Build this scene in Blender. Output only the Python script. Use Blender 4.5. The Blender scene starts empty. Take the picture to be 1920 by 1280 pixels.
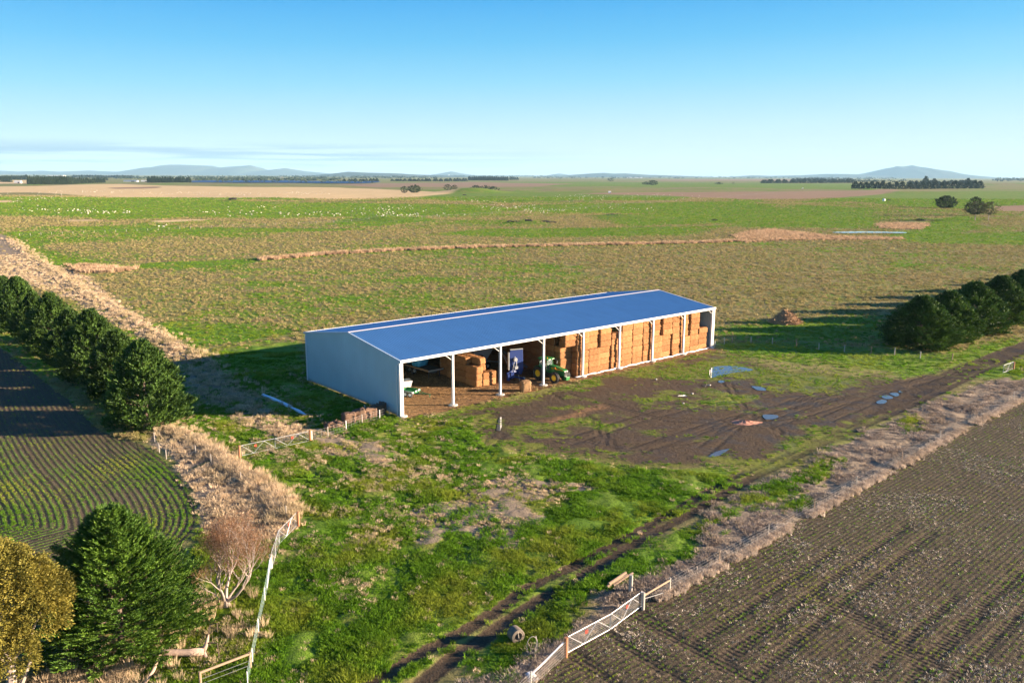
import bpy, math, random
import numpy as np
from mathutils import Vector, Matrix
sc = bpy.context.scene
random.seed(7); rng = np.random.default_rng(11)
R_ = math.radians
# ------------------------------------------------------------------ camera, sky, sun, exposure
F_PX, PITCH, ROLL, CAMH = 1544.26, 0.198695, 0.0039084, 29.1688      # focal length for a 1920 px wide picture
cam_d = bpy.data.cameras.new('camera'); cam = bpy.data.objects.new('camera', cam_d)
sc.collection.objects.link(cam)
cam_d.sensor_width = 36; cam_d.lens = F_PX/1920*36; cam_d.clip_start = 0.5; cam_d.clip_end = 90000
cam.matrix_world = Matrix.Translation((0, 0, CAMH)) @ Matrix.Rotation(math.pi/2-PITCH, 4, 'X') @ Matrix.Rotation(ROLL, 4, 'Z')
sc.camera = cam
SUN_EL, SUN_AZ = 11.0, -1.0      # degrees; azimuth measured from +X towards +Y
sd = bpy.data.lights.new('sun', 'SUN'); sun = bpy.data.objects.new('sun', sd); sc.collection.objects.link(sun)
sd.energy = 5.0; sd.angle = R_(0.5); sd.color = (1.0, 0.80, 0.60)
sdir = Vector((math.cos(R_(SUN_EL))*math.cos(R_(SUN_AZ)), math.cos(R_(SUN_EL))*math.sin(R_(SUN_AZ)), math.sin(R_(SUN_EL))))
sun.rotation_euler = sdir.to_track_quat('Z', 'Y').to_euler(); sun.location = (60, -20, 60)
world = bpy.data.worlds.new('World'); sc.world = world; world.use_nodes = True
wn = world.node_tree.nodes; wl = world.node_tree.links; wn.clear()
def _n(nodes, t, **k):
    n = nodes.new(t)
    for a, b in k.items():
        if a == 'ins':
            for i, v in b.items(): n.inputs[i].default_value = v
        else: setattr(n, a, b)
    return n
sky = _n(wn, 'ShaderNodeTexSky', sky_type='NISHITA', sun_disc=False, sun_elevation=R_(SUN_EL), sun_rotation=R_(90-SUN_AZ), altitude=50, air_density=1.0, dust_density=0.35, ozone_density=3.0)
bg = _n(wn, 'ShaderNodeBackground', ins={'Strength': 0.15})
wo = _n(wn, 'ShaderNodeOutputWorld')
SKY_GAIN = 1.42
# thin streaks of cloud low in the sky
tc = _n(wn, 'ShaderNodeTexCoord'); mp = _n(wn, 'ShaderNodeMapping', ins={'Scale': (3.2, 3.2, 120.0), 'Location': (0.35, 0, 0)})
nz = _n(wn, 'ShaderNodeTexNoise', ins={'Scale': 1.6, 'Detail': 5.0, 'Roughness': 0.5})
rp = _n(wn, 'ShaderNodeValToRGB'); rp.color_ramp.elements[0].position = 0.44; rp.color_ramp.elements[1].position = 0.56
sx = _n(wn, 'ShaderNodeSeparateXYZ')
def wmath(op, a, b=None, c=None, clamp=False):
    m = _n(wn, 'ShaderNodeMath', operation=op, use_clamp=clamp)
    for i, v in enumerate((a, b, c)):
        if v is None: continue
        if isinstance(v, (int, float)): m.inputs[i].default_value = v
        else: wl.new(v, m.inputs[i])
    return m.outputs[0]
wl.new(tc.outputs['Generated'], mp.inputs['Vector']); wl.new(mp.outputs[0], nz.inputs['Vector']); wl.new(nz.outputs['Fac'], rp.inputs[0])
wl.new(tc.outputs['Generated'], sx.inputs[0])
zb = wmath('MULTIPLY', wmath('MULTIPLY_ADD', sx.outputs[2], 180.0, -1.2, True), wmath('MULTIPLY_ADD', sx.outputs[2], -90.0, 3.3, True))
xb = wmath('MULTIPLY_ADD', sx.outputs[0], -3.0, 0.35, True)
cm = wmath('MULTIPLY', wmath('MULTIPLY', rp.outputs[0], zb), wmath('MULTIPLY', xb, 0.95))
cmix = _n(wn, 'ShaderNodeMix', data_type='RGBA'); cmix.inputs[7].default_value = (.50, .76, 1.0, 1)
# clear dry air: a colour gradient by elevation, paler towards the sun, laid over the sky texture
gr = _n(wn, 'ShaderNodeValToRGB'); els = gr.color_ramp.elements
els[0].position = 0.0; els[0].color = (.76, .88, .95, 1); els[1].position = 1.0; els[1].color = (.02, .13, .42, 1)
for p_, c_ in ((.05, (.56, .82, .94)), (.105, (.25, .67, .94)), (.15, (.09, .52, .91)), (.20, (.010, .38, .87)), (.32, (.010, .22, .64)), (.45, (.010, .15, .50))):
    e_ = els.new(p_); e_.color = (*c_, 1)
zz = wmath('MULTIPLY_ADD', sx.outputs[0], -0.02, sx.outputs[2])
zz = wmath('MAXIMUM', zz, wmath('MULTIPLY', sx.outputs[2], 0.5))
wl.new(zz, gr.inputs[0])
gsc = _n(wn, 'ShaderNodeVectorMath', operation='SCALE'); gsc.inputs['Scale'].default_value = SKY_GAIN; wl.new(gr.outputs[0], gsc.inputs[0])
smix = _n(wn, 'ShaderNodeMix', data_type='RGBA'); smix.inputs[0].default_value = 0.95; wl.new(sky.outputs[0], smix.inputs[6]); wl.new(gsc.outputs[0], smix.inputs[7])
wl.new(cm, cmix.inputs[0]); wl.new(smix.outputs[2], cmix.inputs[6])
wl.new(cmix.outputs[2], bg.inputs[0]); wl.new(bg.outputs[0], wo.inputs[0])
sc.view_settings.view_transform = 'Standard'; sc.view_settings.look = 'None'
sc.view_settings.exposure = 2.15; sc.view_settings.gamma = 1.0; sc.view_settings.use_curve_mapping = False
sc.render.engine = 'CYCLES'
sc.cycles.max_bounces = 6; sc.cycles.diffuse_bounces = 3; sc.cycles.glossy_bounces = 3; sc.cycles.transmission_bounces = 4
sc.cycles.transparent_max_bounces = 12; sc.cycles.volume_bounces = 0; sc.cycles.use_denoising = True

# ------------------------------------------------------------------ pixel -> ground point
cr, sr = math.cos(ROLL), math.sin(ROLL); cp, sp_ = math.cos(PITCH), math.sin(PITCH)
def G(px, py, h=0.0):
    X = px-960.0; Y = py-640.0
    X, Y = cr*X+sr*Y, -sr*X+cr*Y
    dx, du = X/F_PX, -Y/F_PX
    t = (h-CAMH)/(-sp_+du*cp)
    return (dx*t, (cp+du*sp_)*t)
def GL(pts, h=0.0): return [G(x, y, h) for x, y in pts]
def Ht(px, py, ytop):     # height of a vertical thing from its base pixel and the pixel row of its top
    x, y = G(px, py); k = -(ytop-640)/F_PX
    return y*(k*cp-sp_)/(cp+k*sp_)+CAMH

# ------------------------------------------------------------------ numpy noise and masks
def vnoise(x, y, seed=0):
    xi = np.floor(x).astype(np.int64); yi = np.floor(y).astype(np.int64); fx = x-xi; fy = y-yi
    fx = fx*fx*(3-2*fx); fy = fy*fy*(3-2*fy)
    def h(a, b):
        n = (a*374761393+b*668265263+seed*982451653) & 0xffffffff
        n = ((n ^ (n >> 13))*1274126177) & 0xffffffff
        return ((n ^ (n >> 16)) & 0xffff)/65535.0
    return (h(xi, yi)*(1-fx)+h(xi+1, yi)*fx)*(1-fy)+(h(xi, yi+1)*(1-fx)+h(xi+1, yi+1)*fx)*fy
def fbm(x, y, s, oct=3, seed=0):
    r = 0; a = 1; t = 0
    for i in range(oct):
        r = r+a*vnoise(x/s+31.7*i, y/s+11.3*i, seed+i); t += a; a *= .5; s *= .5
    return r/t
def seg_dist(x, y, pts, closed=False, margin=1e9):
    pts = list(pts); n = len(pts); d = np.full(x.shape, 1e9)
    xs = [p[0] for p in pts]; ys = [p[1] for p in pts]
    m = (x > min(xs)-margin) & (x < max(xs)+margin) & (y > min(ys)-margin) & (y < max(ys)+margin)
    X = x[m]; Y = y[m]; D = np.full(X.shape, 1e9)
    for i in range(n if closed else n-1):
        ax, ay = pts[i]; bx, by = pts[(i+1) % n]; dx, dy = bx-ax, by-ay; L = dx*dx+dy*dy+1e-9
        t = np.clip(((X-ax)*dx+(Y-ay)*dy)/L, 0, 1)
        D = np.minimum(D, np.hypot(X-ax-t*dx, Y-ay-t*dy))
    d[m] = D
    return d
def inside(x, y, pts):
    xs = [p[0] for p in pts]; ys = [p[1] for p in pts]; c = np.zeros(x.shape, bool)
    m = (x > min(xs)) & (x < max(xs)) & (y > min(ys)) & (y < max(ys)); X = x[m]; Y = y[m]; C = np.zeros(X.shape, bool)
    n = len(pts)
    for i in range(n):
        ax, ay = pts[i]; bx, by = pts[(i+1) % n]
        if ay == by: continue
        k = ((ay > Y) != (by > Y)) & (X < (bx-ax)*(Y-ay)/(by-ay)+ax); C ^= k
    c[m] = C
    return c
def PM(x, y, pts, soft):       # soft polygon mask 0..1
    d = seg_dist(x, y, pts, True, soft*1.5); i = inside(x, y, pts)
    return np.clip(0.5+np.where(i, d, -d)/(2*soft), 0, 1)
def LM(x, y, pts, w, soft):    # band along a polyline, half width w
    return np.clip(0.5+(w-seg_dist(x, y, pts, False, w+soft*1.5))/(2*soft), 0, 1)
SX, SY, SA = -13.605, 97.586, 0.719474         # hay shed corner and heading
SL, SW, SE, SR = 64.0, 24.07, 7.09, 8.83
su = (math.cos(SA), math.sin(SA)); sv = (-math.sin(SA), math.cos(SA))
def S(u, v): return (SX+su[0]*u+sv[0]*v, SY+su[1]*u+sv[1]*v)
YARD = GL([(745,790),(820,778),(862,760),(945,750),(1020,733),(1100,710),(1180,692),(1260,674),(1340,657),(1400,668),(1450,692),(1560,702),(1680,708),(1760,700),(1860,668),(1920,646),(2100,590),(2100,612),(1920,664),(1800,714),(1660,782),(1560,825),(1480,862),(1410,884),(1330,872),(1230,882),(1130,866),(1040,852),(960,845),(900,828),(870,806),(905,790),(860,785),(800,792)])
MOSS = [GL(p) for p in ([(1120,706),(1340,664),(1500,692),(1660,706),(1600,735),(1480,738),(1420,715),(1330,716),(1200,712)],
                        [(1040,862),(1130,868),(1230,884),(1330,872),(1420,850),(1560,800),(1640,770),(1600,800),(1480,862),(1350,905),(1200,905),(1080,888)],
                        [(900,842),(950,800),(1050,770),(1180,770),(1130,800),(1050,830),(980,850)], [(1330,735),(1420,745),(1400,770),(1300,760)], [(1180,740),(1260,735),(1300,750),(1200,756)])]
TRACKA = GL([(1660,762),(1580,804),(1480,848),(1380,892),(1280,948),(1173,1007),(1073,1060),(973,1110),(940,1137),(873,1180),(773,1233),(707,1275),(600,1330)])
TRACKB = GL([(1920,658),(1830,703),(1713,757),(1547,830),(1413,893),(1280,970),(1207,1007),(1140,1050),(1073,1090),(1007,1127),(957,1160),(907,1197),(857,1227),(807,1267),(740,1330)])
TRACKC = GL([(2100,588),(1920,648),(1863,671),(1800,694),(1763,714),(1663,760)])
REDGE = GL([(2900,330+130),(2300,575),(1920,752),(1720,852),(1560,942),(1400,1026),(1290,1084),(1215,1128)])
RFIELD = GL([(3400,470),(2300,572),(1920,750),(1720,850),(1560,940),(1400,1024),(1290,1082),(1215,1122),(1150,1160),(1060,1225),(1000,1280),(900,1400),(3000,1500)])
DSTRIP0 = GL([(2300,545),(1920,700),(1800,735),(1720,770),(1560,850),(1440,905),(1330,965),(1290,1020),(1230,1070),(1190,1060),(1180,1090),(1130,1120),(1060,1190),(960,1240),(850,1300),(900,1400),(1000,1285),(1060,1228),(1215,1130),(1290,1086),(1400,1028),(1560,944),(1720,854),(1920,754),(2300,577)])
DSTRIP = GL([(2300,545),(1920,700),(1800,733),(1720,766),(1560,846),(1440,900),(1330,962),(1290,1018),(1230,1070),(1190,1060),(1180,1090),(1130,1120),(1060,1190),(960,1240),(850,1300),(900,1400),(1000,1300),(1070,1245),(1225,1145),(1300,1100),(1410,1040),(1570,955),(1735,864),(1935,762),(2300,590)])
GREENB = [GL(p) for p in ([(1280,1000),(1400,925),(1560,855),(1600,860),(1500,925),(1350,985),(1290,1040),(1200,1080),(1130,1110),(1040,1190),(960,1240),(880,1290),(860,1240),(1000,1140),(1140,1062)],
                          [(1440,950),(1500,925),(1520,945),(1460,960)], [(1345,1000),(1390,985),(1380,1005)], [(1680,790),(1720,780),(1730,810),(1690,812)], [(1890,690),(1960,660),(1960,700),(1900,715)])]
LFIELD = GL([(-900,600),(-300,560),(0,650),(130,750),(190,808),(270,835),(330,890),(368,945),(372,975),(350,1010),(280,1040),(150,1080),(0,1120),(-600,1240)])
LCURVE = GL([(20,470),(90,620),(160,740),(240,825),(325,888),(366,940),(374,978),(352,1014),(285,1046),(150,1086)])
for _k in range(3):      # corner cutting
    LCURVE = [LCURVE[0]]+[(a[0]*w_+b[0]*(1-w_), a[1]*w_+b[1]*(1-w_)) for a, b in zip(LCURVE, LCURVE[1:]) for w_ in (.75, .25)]+[LCURVE[-1]]
LUSH = GL([(340,800),(520,790),(560,800),(745,786),(830,776),(890,770),(880,800),(900,830),(1000,856),(1130,868),(1230,884),(1330,876),(1410,886),(1350,925),(1200,1010),(1000,1115),(800,1230),(600,1340),(380,1500),(450,1280),(500,1050),(560,975),(540,940),(450,860)])
LUSH2 = GL([(380,1000),(520,1000),(480,1280),(400,1400),(60,1400),(250,1230),(340,1200),(360,1120)])
DPATCH = [GL(p) for p in ([(720,965),(820,940),(870,900),(960,885),(1060,895),(1100,915),(1040,935),(1000,950),(1010,990),(1000,1050),(950,1065),(900,1020),(860,1010),(780,1040),(760,990)], [(1000,790),(1130,756),(1150,764),(1040,798)],
                          [(560,800),(700,820),(760,860),(700,880),(600,850)])]
BANK = GL([(-500,470),(-200,440),(0,438),(45,462),(70,490),(130,505),(170,520),(230,575),(300,620),(385,672),(440,720),(500,765),(560,795),(590,815),(530,830),(460,800),(400,760),(350,740),(340,690),(300,650),(220,610),(140,565),(60,535),(0,520),(-500,520)])
BANK2 = GL([(280,820),(345,795),(400,830),(430,860),(480,890),(550,955),(545,990),(500,1030),(420,1010),(376,990),(372,940),(335,885)])
CREEK = GL([(500,487),(600,478),(740,470),(900,464),(1100,460),(1300,456),(1400,451),(1450,445)])
CREEKB = GL([(150,508),(250,503)])
REEDP = [GL(p) for p in ([(1375,442),(1405,433),(1450,430),(1500,435),(1560,443),(1690,446),(1690,449),(1560,450.5),(1480,450),(1400,455)], [(1640,420),(1700,413),(1740,412),(1740,424),(1720,431),(1650,428)],
                         [(130,498),(250,504),(240,510),(150,512)])]
GREENS = [(GL(p), s) for p, s in (([(-300,378),(300,373),(440,377),(560,379),(400,385),(200,389),(-300,392)], 8), ([(640,409),(700,405),(800,408),(810,414),(700,425),(620,421)], 5),
    ([(760,364),(900,361),(1100,360),(1300,362),(1280,376),(1000,380),(820,377)], 12), ([(1100,405),(1280,399),(1400,397),(1480,408),(1300,420),(1180,425)], 6),
    ([(1480,380),(1700,360),(2100,356),(2100,392),(1760,390),(1600,379)], 10), ([(1280,412),(1500,386),(1640,392),(1660,428),(1400,426)], 12),
    ([(1640,448),(1700,432),(1720,418),(1800,404),(1850,412),(1780,440),(2000,440),(2000,455),(1750,456)], 5),
    ([(110,503),(300,493),(500,484),(560,486),(420,497),(260,503),(170,511)], 2.5), ([(20,436),(110,438),(60,452),(90,475),(160,500),(100,502),(60,470)], 3),
    ([(574,640),(500,640),(390,662),(340,700),(345,790),(560,800),(745,784),(575,713)], 4), ([(1340,642),(1500,640),(1680,655),(1780,668),(1900,630),(1920,640),(1780,692),(1600,690),(1400,668)], 2),
    ([(1340,615),(1450,600),(1650,590),(1690,640),(1500,640),(1360,640)], 5), ([(1640,345),(1100,341),(900,341),(980,349),(1400,352),(1640,357)], 40), ([(440,640),(360,640),(300,610),(420,610),(560,625)], 6),
    ([(160,395),(440,393),(520,400),(300,410),(140,408)], 9))]
STRAWF = [(GL(p), s) for p, s in (([(-300,352),(60,349),(200,345),(330,349),(480,351),(640,352),(760,357),(860,362),(750,371),(640,373),(400,371),(200,369),(60,361),(-300,366)], 25), ([(-300,337),(60,338),(50,344),(-300,347)], 40),
    ([(-100,376),(40,377),(20,381),(-100,382)], 8), ([(120,411),(180,411),(200,414),(130,416)], 3), ([(280,414),(360,411),(400,412),(300,418)], 3))]
BROWNF = [(GL(p), s) for p, s in (([(620,345),(900,342),(1080,345),(1000,350),(700,351)], 30), ([(1040,363),(1280,360),(1480,359),(1690,357),(1640,366),(1520,374),(1400,374),(1250,368)], 12),
    ([(1860,386),(2050,383),(2050,396),(1870,395)], 6), ([(1230,337),(1500,336),(1500,339),(1240,339)], 60), ([(200,352),(300,350),(300,352),(220,355)], 20))]
RUTS = [GL(p) for p in ([(1130,1175),(1290,1285)], [(1175,1150),(1310,1218),(1420,1285)], [(1407,1273),(1580,1127),(1747,1000)], [(1347,1237),(1613,1047)], [(1580,1133),(1780,1262)], [(1070,1215),(1160,1290)], [(1780,1280),(1900,1160),(2000,1070)], [(1700,1285),(1850,1140)], [(1090,1060),(1290,1210)], [(1060,1190),(1100,1110),(1140,1095)])]
YRUTS = [GL(p) for p in ([(1500,742),(1350,752),(1200,790),(1050,840),(960,880)], [(1640,730),(1500,760),(1350,800),(1200,850)], [(940,780),(880,820),(840,870),(750,950)], [(960,800),(900,860),(860,930)], [(1750,712),(1600,752),(1450,800)], [(640,870),(760,930),(860,1000)], [(600,900),(720,990),(800,1060)])]
YRUTS2 = [GL(p) for p in ([(1620, 740),(1450,772),(1300,830),(1150,850)], [(1560,790),(1420,800),(1250,790),(1080,745)], [(1700,722),(1550,742),(1400,790),(1330,850)], [(1040,740),(1120,790),(1160,850)], [(870,770),(960,790),(1060,820),(1180,850)], [(1500,830),(1400,770),(1370,720)], [(1850,676),(1700,730),(1560,790)])]
LEVEE = GL([(-200,448),(20,450),(90,500),(180,560),(280,618),(380,672),(460,730),(520,770)])
MOUNDS = [(*G(885, 362), 9.0, 55, 40), (*G(970, 358), 3.0, 40, 30), (*G(1035, 357), 3.0, 22, 22), (*G(1110, 357), 3.5, 60, 30), (*G(1220, 357), 2.5, 50, 25), (*G(720, 413), 2.2, 26, 12), (*G(990, 418), 1.6, 11, 6),
          (*G(1170, 407), 1.8, 24, 10), (*G(1640, 357), 4, 50, 28), (*G(1320, 357), 2.5, 60, 30), (*G(700, 377), 1.5, 60, 20), (*G(1700, 362), 2.5, 80, 20), (*G(1890, 347), 9, 190, 60), (*G(437, 377), 2.0, 10, 8), (*G(640, 340), 3.0, 300, 90),
          (*G(1060, 379), 2.0, 70, 10), (*G(930, 372), 2.0, 60, 12), (*G(690, 360), 2, 90, 25)]
PUD = [[(1331, 707), (1331, 694), (1338, 688), (1360, 686), (1384, 687), (1411, 693), (1395, 697), (1372, 699), (1350, 705)], [(1346, 715), (1352, 713), (1359, 715), (1352, 718)], [(1643, 754), (1652, 749), (1663, 751), (1659, 756), (1648, 757)], [(1652, 743), (1664, 741), (1675, 745), (1668, 748), (1658, 747)],
       [(1668, 738), (1680, 736), (1686, 740), (1680, 743)], [(1684, 734), (1690, 732), (1692, 737)], [(1430, 779), (1434, 777), (1455, 778), (1460, 782), (1446, 786), (1434, 785)], [(1410, 724), (1430, 726), (1436, 732), (1420, 731)], [(1328, 855), (1345, 846), (1368, 841), (1352, 852), (1338, 856)],
       [(931, 806), (934, 790), (937, 782), (941, 784), (941, 797), (938, 807)], [(1316, 722), (1322, 720), (1330, 722), (1322, 725)], [(1270, 742), (1282, 740), (1288, 743)], [(1120, 1049+200), (1121, 1250), (1122, 1251)]][:12]
GREENS += [(GL(p), s) for p, s in (([(-300,384),(300,383),(640,380),(900,384),(1000,396),(800,402),(500,410),(200,405),(-300,405)], 14), ([(-300,368),(500,370),(560,374),(200,374),(-300,376)], 10), ([(960,385),(1400,378),(1500,395),(1300,402),(1000,398)], 10), ([(60,425),(420,428),(700,430),(500,436),(200,436)], 5), ([(900,428),(1350,424),(1300,440),(1000,446),(800,440)], 7), ([(1740,440),(2200,430),(2200,470),(1700,452)], 6))]
def terr(x, y):
    x = np.asarray(x, float); y = np.asarray(y, float)
    z = 0.55*np.clip(0.5+(0.9-seg_dist(x, y, LEVEE, False, 8))/6.0, 0, 1)**2
    for mx, my, h, a, b in MOUNDS:
        z = z+h*np.exp(-((x-mx)/a)**2-((y-my)/b)**2)
    far = np.clip((y-150)/600, 0, 1)
    z = z+far*(fbm(x, y, 160, 3, 5)-0.5)*3.0*np.clip(1-(y-2500)/1500, 0, 1)
    return z
def masks(x, y):
    M = {}
    jx = x+(fbm(x, y, 3.0, 3, 40)-.5)*2.2; jy = y+(fbm(x, y, 3.0, 3, 50)-.5)*2.2
    u = (x-SX)*su[0]+(y-SY)*su[1]; v = (x-SX)*sv[0]+(y-SY)*sv[1]
    M['floor'] = np.clip(0.5+np.minimum(np.minimum(u, 64-u), np.minimum(v+1.6, 24-v))/0.8, 0, 1)
    yard = PM(jx+(jx-x)*.8, jy+(jy-y)*.8, YARD, 2.2)
    moss = np.zeros_like(x)
    for p in MOSS: moss = np.maximum(moss, PM(jx, jy, p, 4.5))
    n = fbm(x, y, 4.5, 4, 3)
    n2 = fbm(x*0.6+y*.2, y, 2.0, 3, 73)
    n3 = fbm(x*.8+y*.3, y, 1.3, 3, 75)
    edge = np.clip((1-PM(x, y, YARD, 6.5))*2.2, 0, 1)*(1-LM(x, y, TRACKC, 4, 3))*(x < G(1650, 760)[0]+20)
    moss = np.maximum(moss, edge*.95)
    green_in = np.clip((moss*0.75+n*0.7+n3*.7-1.02)*3, 0, 1)*.9+np.clip((n2-.64)*6, 0, 1)*.6
    M['moss'] = np.clip(green_in, 0, 1)*yard
    track = np.maximum(np.maximum(LM(x, y, TRACKA, .58, .3), LM(x, y, TRACKB, .66, .3)), LM(x, y, TRACKC, 1.8, .5))
    yr = np.zeros_like(x)
    for r in YRUTS:
        for o in (0, 1.9): yr = np.maximum(yr, LM(x+o*.5, y-o, r, .22, .15)*.75)
    gapn = np.clip((fbm(x, y, 5, 3, 91)-.32)*4, 0, 1)
    M['dirt'] = np.clip(np.maximum(np.maximum(yard, track*(.7+.3*gapn)), yr*.9*gapn), 0, 1)
    M['ryr'] = np.maximum(track, yr)
    wh = np.zeros_like(x)
    for r_i in YRUTS+YRUTS2:
        for o in (0, 2.0): wh = np.maximum(wh, LM(x+o*.45, y-o*.9, r_i, .18, .16))
    M['wheel'] = wh*np.clip((fbm(x, y, 6, 2, 12)-.3)*4, 0, 1)
    M['straw'] = np.maximum(PM(jx, jy, DPATCH[1], 1.2)*.7, M['floor'])
    rf = PM(x+(jx-x)*.25, y+(jy-y)*.25, RFIELD, .5); M['rf'] = rf
    lf = PM(x+(jx-x)*.2, y+(jy-y)*.2, LFIELD, .6); M['lf'] = lf
    ds = PM(jx, jy, DSTRIP, .8)*(1-rf)
    gb = np.zeros_like(x)
    for p in GREENB: gb = np.maximum(gb, PM(jx, jy, p, 1.2))
    gb = np.clip(gb*1.3-(1-gb)*.2+(fbm(x, y, 2.5, 3, 8)-.55)*1.4*(gb > .02), 0, 1)
    lush = np.maximum(PM(jx, jy, LUSH, 1.0), PM(jx, jy, LUSH2, 1.0))
    lush = np.maximum(lush, gb)
    dp = np.zeros_like(x)
    for p in (DPATCH[0], DPATCH[2]): dp = np.maximum(dp, PM(jx, jy, p, 2.0))
    dp = np.clip((dp+fbm(x, y, 2.4, 4, 21)*1.3-1.18)*4, 0, 1)*.8
    bank = np.maximum(PM(jx, jy, BANK, 1.5), PM(jx, jy, BANK2, .9))
    bgaps = np.clip((fbm(x*1.3-y*.8, x*.3+y*.5, 3.2, 3, 64)-.6)*6, 0, 1)
    M['dry'] = np.clip(np.maximum(np.maximum(ds*(1-gb), dp), bank*(1-bgaps*.8)), 0, 1)
    reed = LM(x, y, CREEK, 3.2, .9)
    for p in REEDP: reed = np.maximum(reed, PM(jx, jy, p, 2))
    M['reed'] = reed
    g = lush.copy()
    for p, s in GREENS: g = np.maximum(g, PM(x+(jx-x)*s*.35, y+(jy-y)*s*.35, p, s)*.95)
    g = np.maximum(g, LM(x, y, CREEK, 6.5, 2.5)*.8)
    M['lushn'] = np.clip(np.maximum(lush, PM(x, y, GREENS[9][0], 3)), 0, 1)
    big = fbm(x, y, 70, 4, 17)*.55+fbm(x*.5, y, 26, 3, 18)*.25+fbm(x, y, 5.5, 2, 19)*.2
    M['big'] = big
    M['green'] = np.clip(g*1.0+np.clip((big-.465-.05*np.clip((360-y)/100, 0, 1))*5, 0, .8), 0, 1)*(1-M['dry'])
    sf = np.zeros_like(x); bf = np.zeros_like(x)
    for p, s in STRAWF: sf = np.maximum(sf, PM(x, y, p, s))
    for p, s in BROWNF: bf = np.maximum(bf, PM(x, y, p, s))
    M['strawf'] = sf; M['brownf'] = bf
    rut = np.zeros_like(x)
    for r in RUTS:
        for o in (0, 2.1): rut = np.maximum(rut, LM(x+o*.7, y-o*.7, r, .32, .12))
    M['rut'] = rut
    return M

# ------------------------------------------------------------------ object helpers
COL = sc.collection
class MB:
    def __init__(s): s.v = []; s.f = []
    def add(s, vs, fs):
        o = len(s.v); s.v += [tuple(p) for p in vs]; s.f += [tuple(i+o for i in f) for f in fs]; return s
    def box(s, c, d, rz=0, M=None, taper=1.0):
        x, y, z = d[0]/2, d[1]/2, d[2]/2; vs = []
        for sz in (-1, 1):
            k = taper if sz > 0 else 1
            for a, b in ((-1, -1), (1, -1), (1, 1), (-1, 1)): vs.append(Vector((a*x*k, b*y*k, sz*z)))
        Rm = M if M is not None else Matrix.Rotation(rz, 3, 'Z')
        vs = [Rm @ p+Vector(c) for p in vs]
        return s.add(vs, [(3, 2, 1, 0), (4, 5, 6, 7), (0, 1, 5, 4), (1, 2, 6, 5), (2, 3, 7, 6), (3, 0, 4, 7)])
    def tube(s, pts, r, n=6, cap=True):
        pts = [Vector(p) for p in pts]; rs = r if isinstance(r, (list, tuple)) else [r]*len(pts)
        vs = []; fs = []; up = None
        for i, p in enumerate(pts):
            d = (pts[min(i+1, len(pts)-1)]-pts[max(i-1, 0)]).normalized()
            a = d.cross(Vector((0, 0, 1)) if abs(d.z) < .95 else Vector((1, 0, 0))).normalized() if up is None else (up-d*up.dot(d)).normalized()
            up = a; b = d.cross(a)
            for k in range(n):
                t = 2*math.pi*k/n; vs.append(p+(a*math.cos(t)+b*math.sin(t))*rs[i])
        for i in range(len(pts)-1):
            for k in range(n):
                k2 = (k+1) % n; fs.append((i*n+k, i*n+k2, (i+1)*n+k2, (i+1)*n+k))
        if cap: fs += [tuple(range(n-1, -1, -1)), tuple((len(pts)-1)*n+k for k in range(n))]
        return s.add(vs, fs)
    def lathe(s, prof, n=16, c=(0, 0, 0), axis='Z', cap=True):
        vs = []; fs = []
        for r, h in prof:
            for k in range(n):
                t = 2*math.pi*k/n; p = (r*math.cos(t), r*math.sin(t), h)
                if axis == 'Y': p = (p[0], p[2], p[1])
                if axis == 'X': p = (p[2], p[0], p[1])
                vs.append((p[0]+c[0], p[1]+c[1], p[2]+c[2]))
        m = len(prof)
        for i in range(m-1):
            for k in range(n): fs.append((i*n+k, i*n+(k+1) % n, (i+1)*n+(k+1) % n, (i+1)*n+k))
        if cap: fs += [tuple(range(n-1, -1, -1)), tuple((m-1)*n+k for k in range(n))]
        return s.add(vs, fs)
    def prism(s, poly, y0, y1):          # (x,z) outline extruded along y
        n = len(poly); vs = [(x, y0, z) for x, z in poly]+[(x, y1, z) for x, z in poly]
        fs = [tuple(range(n)), tuple(range(2*n-1, n-1, -1))]+[(i+n, (i+1) % n+n, (i+1) % n, i) for i in range(n)]
        return s.add(vs, fs)
    def build(s, name, mat, parent=None, smooth=False, loc=None, rz=0, bevel=0):
        me = bpy.data.meshes.new(name); me.from_pydata(s.v, [], s.f); me.update()
        if smooth: me.shade_smooth()
        o = bpy.data.objects.new(name, me); COL.objects.link(o)
        if mat: me.materials.append(mat)
        if parent is not None: o.parent = parent
        if loc is not None: o.location = loc; o.rotation_euler = (0, 0, rz)
        if bevel:
            b = o.modifiers.new('bevel', 'BEVEL'); b.width = bevel; b.segments = 2; b.limit_method = 'ANGLE'
        return o
def np_mesh(name, verts, faces_flat, nper, mat, parent=None, smooth=False):
    me = bpy.data.meshes.new(name); nv = len(verts); nf = len(faces_flat)//nper
    me.vertices.add(nv); me.vertices.foreach_set('co', np.asarray(verts, np.float32).ravel())
    me.loops.add(nf*nper); me.loops.foreach_set('vertex_index', np.asarray(faces_flat, np.int32))
    me.polygons.add(nf); me.polygons.foreach_set('loop_start', np.arange(0, nf*nper, nper, dtype=np.int32))
    me.update(calc_edges=True)
    if smooth: me.shade_smooth()
    if mat: me.materials.append(mat)
    return me
def link(name, me, parent=None, loc=None, rz=0, scale=None):
    o = bpy.data.objects.new(name, me); COL.objects.link(o)
    if parent is not None: o.parent = parent
    if loc is not None: o.location = loc
    o.rotation_euler = (0, 0, rz)
    if scale is not None: o.scale = scale
    return o
def tag(o, label=None, cat=None, group=None, kind=None):
    if label: o['label'] = label
    if cat: o['category'] = cat
    if group: o['group'] = group
    if kind: o['kind'] = kind
    return o
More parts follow.
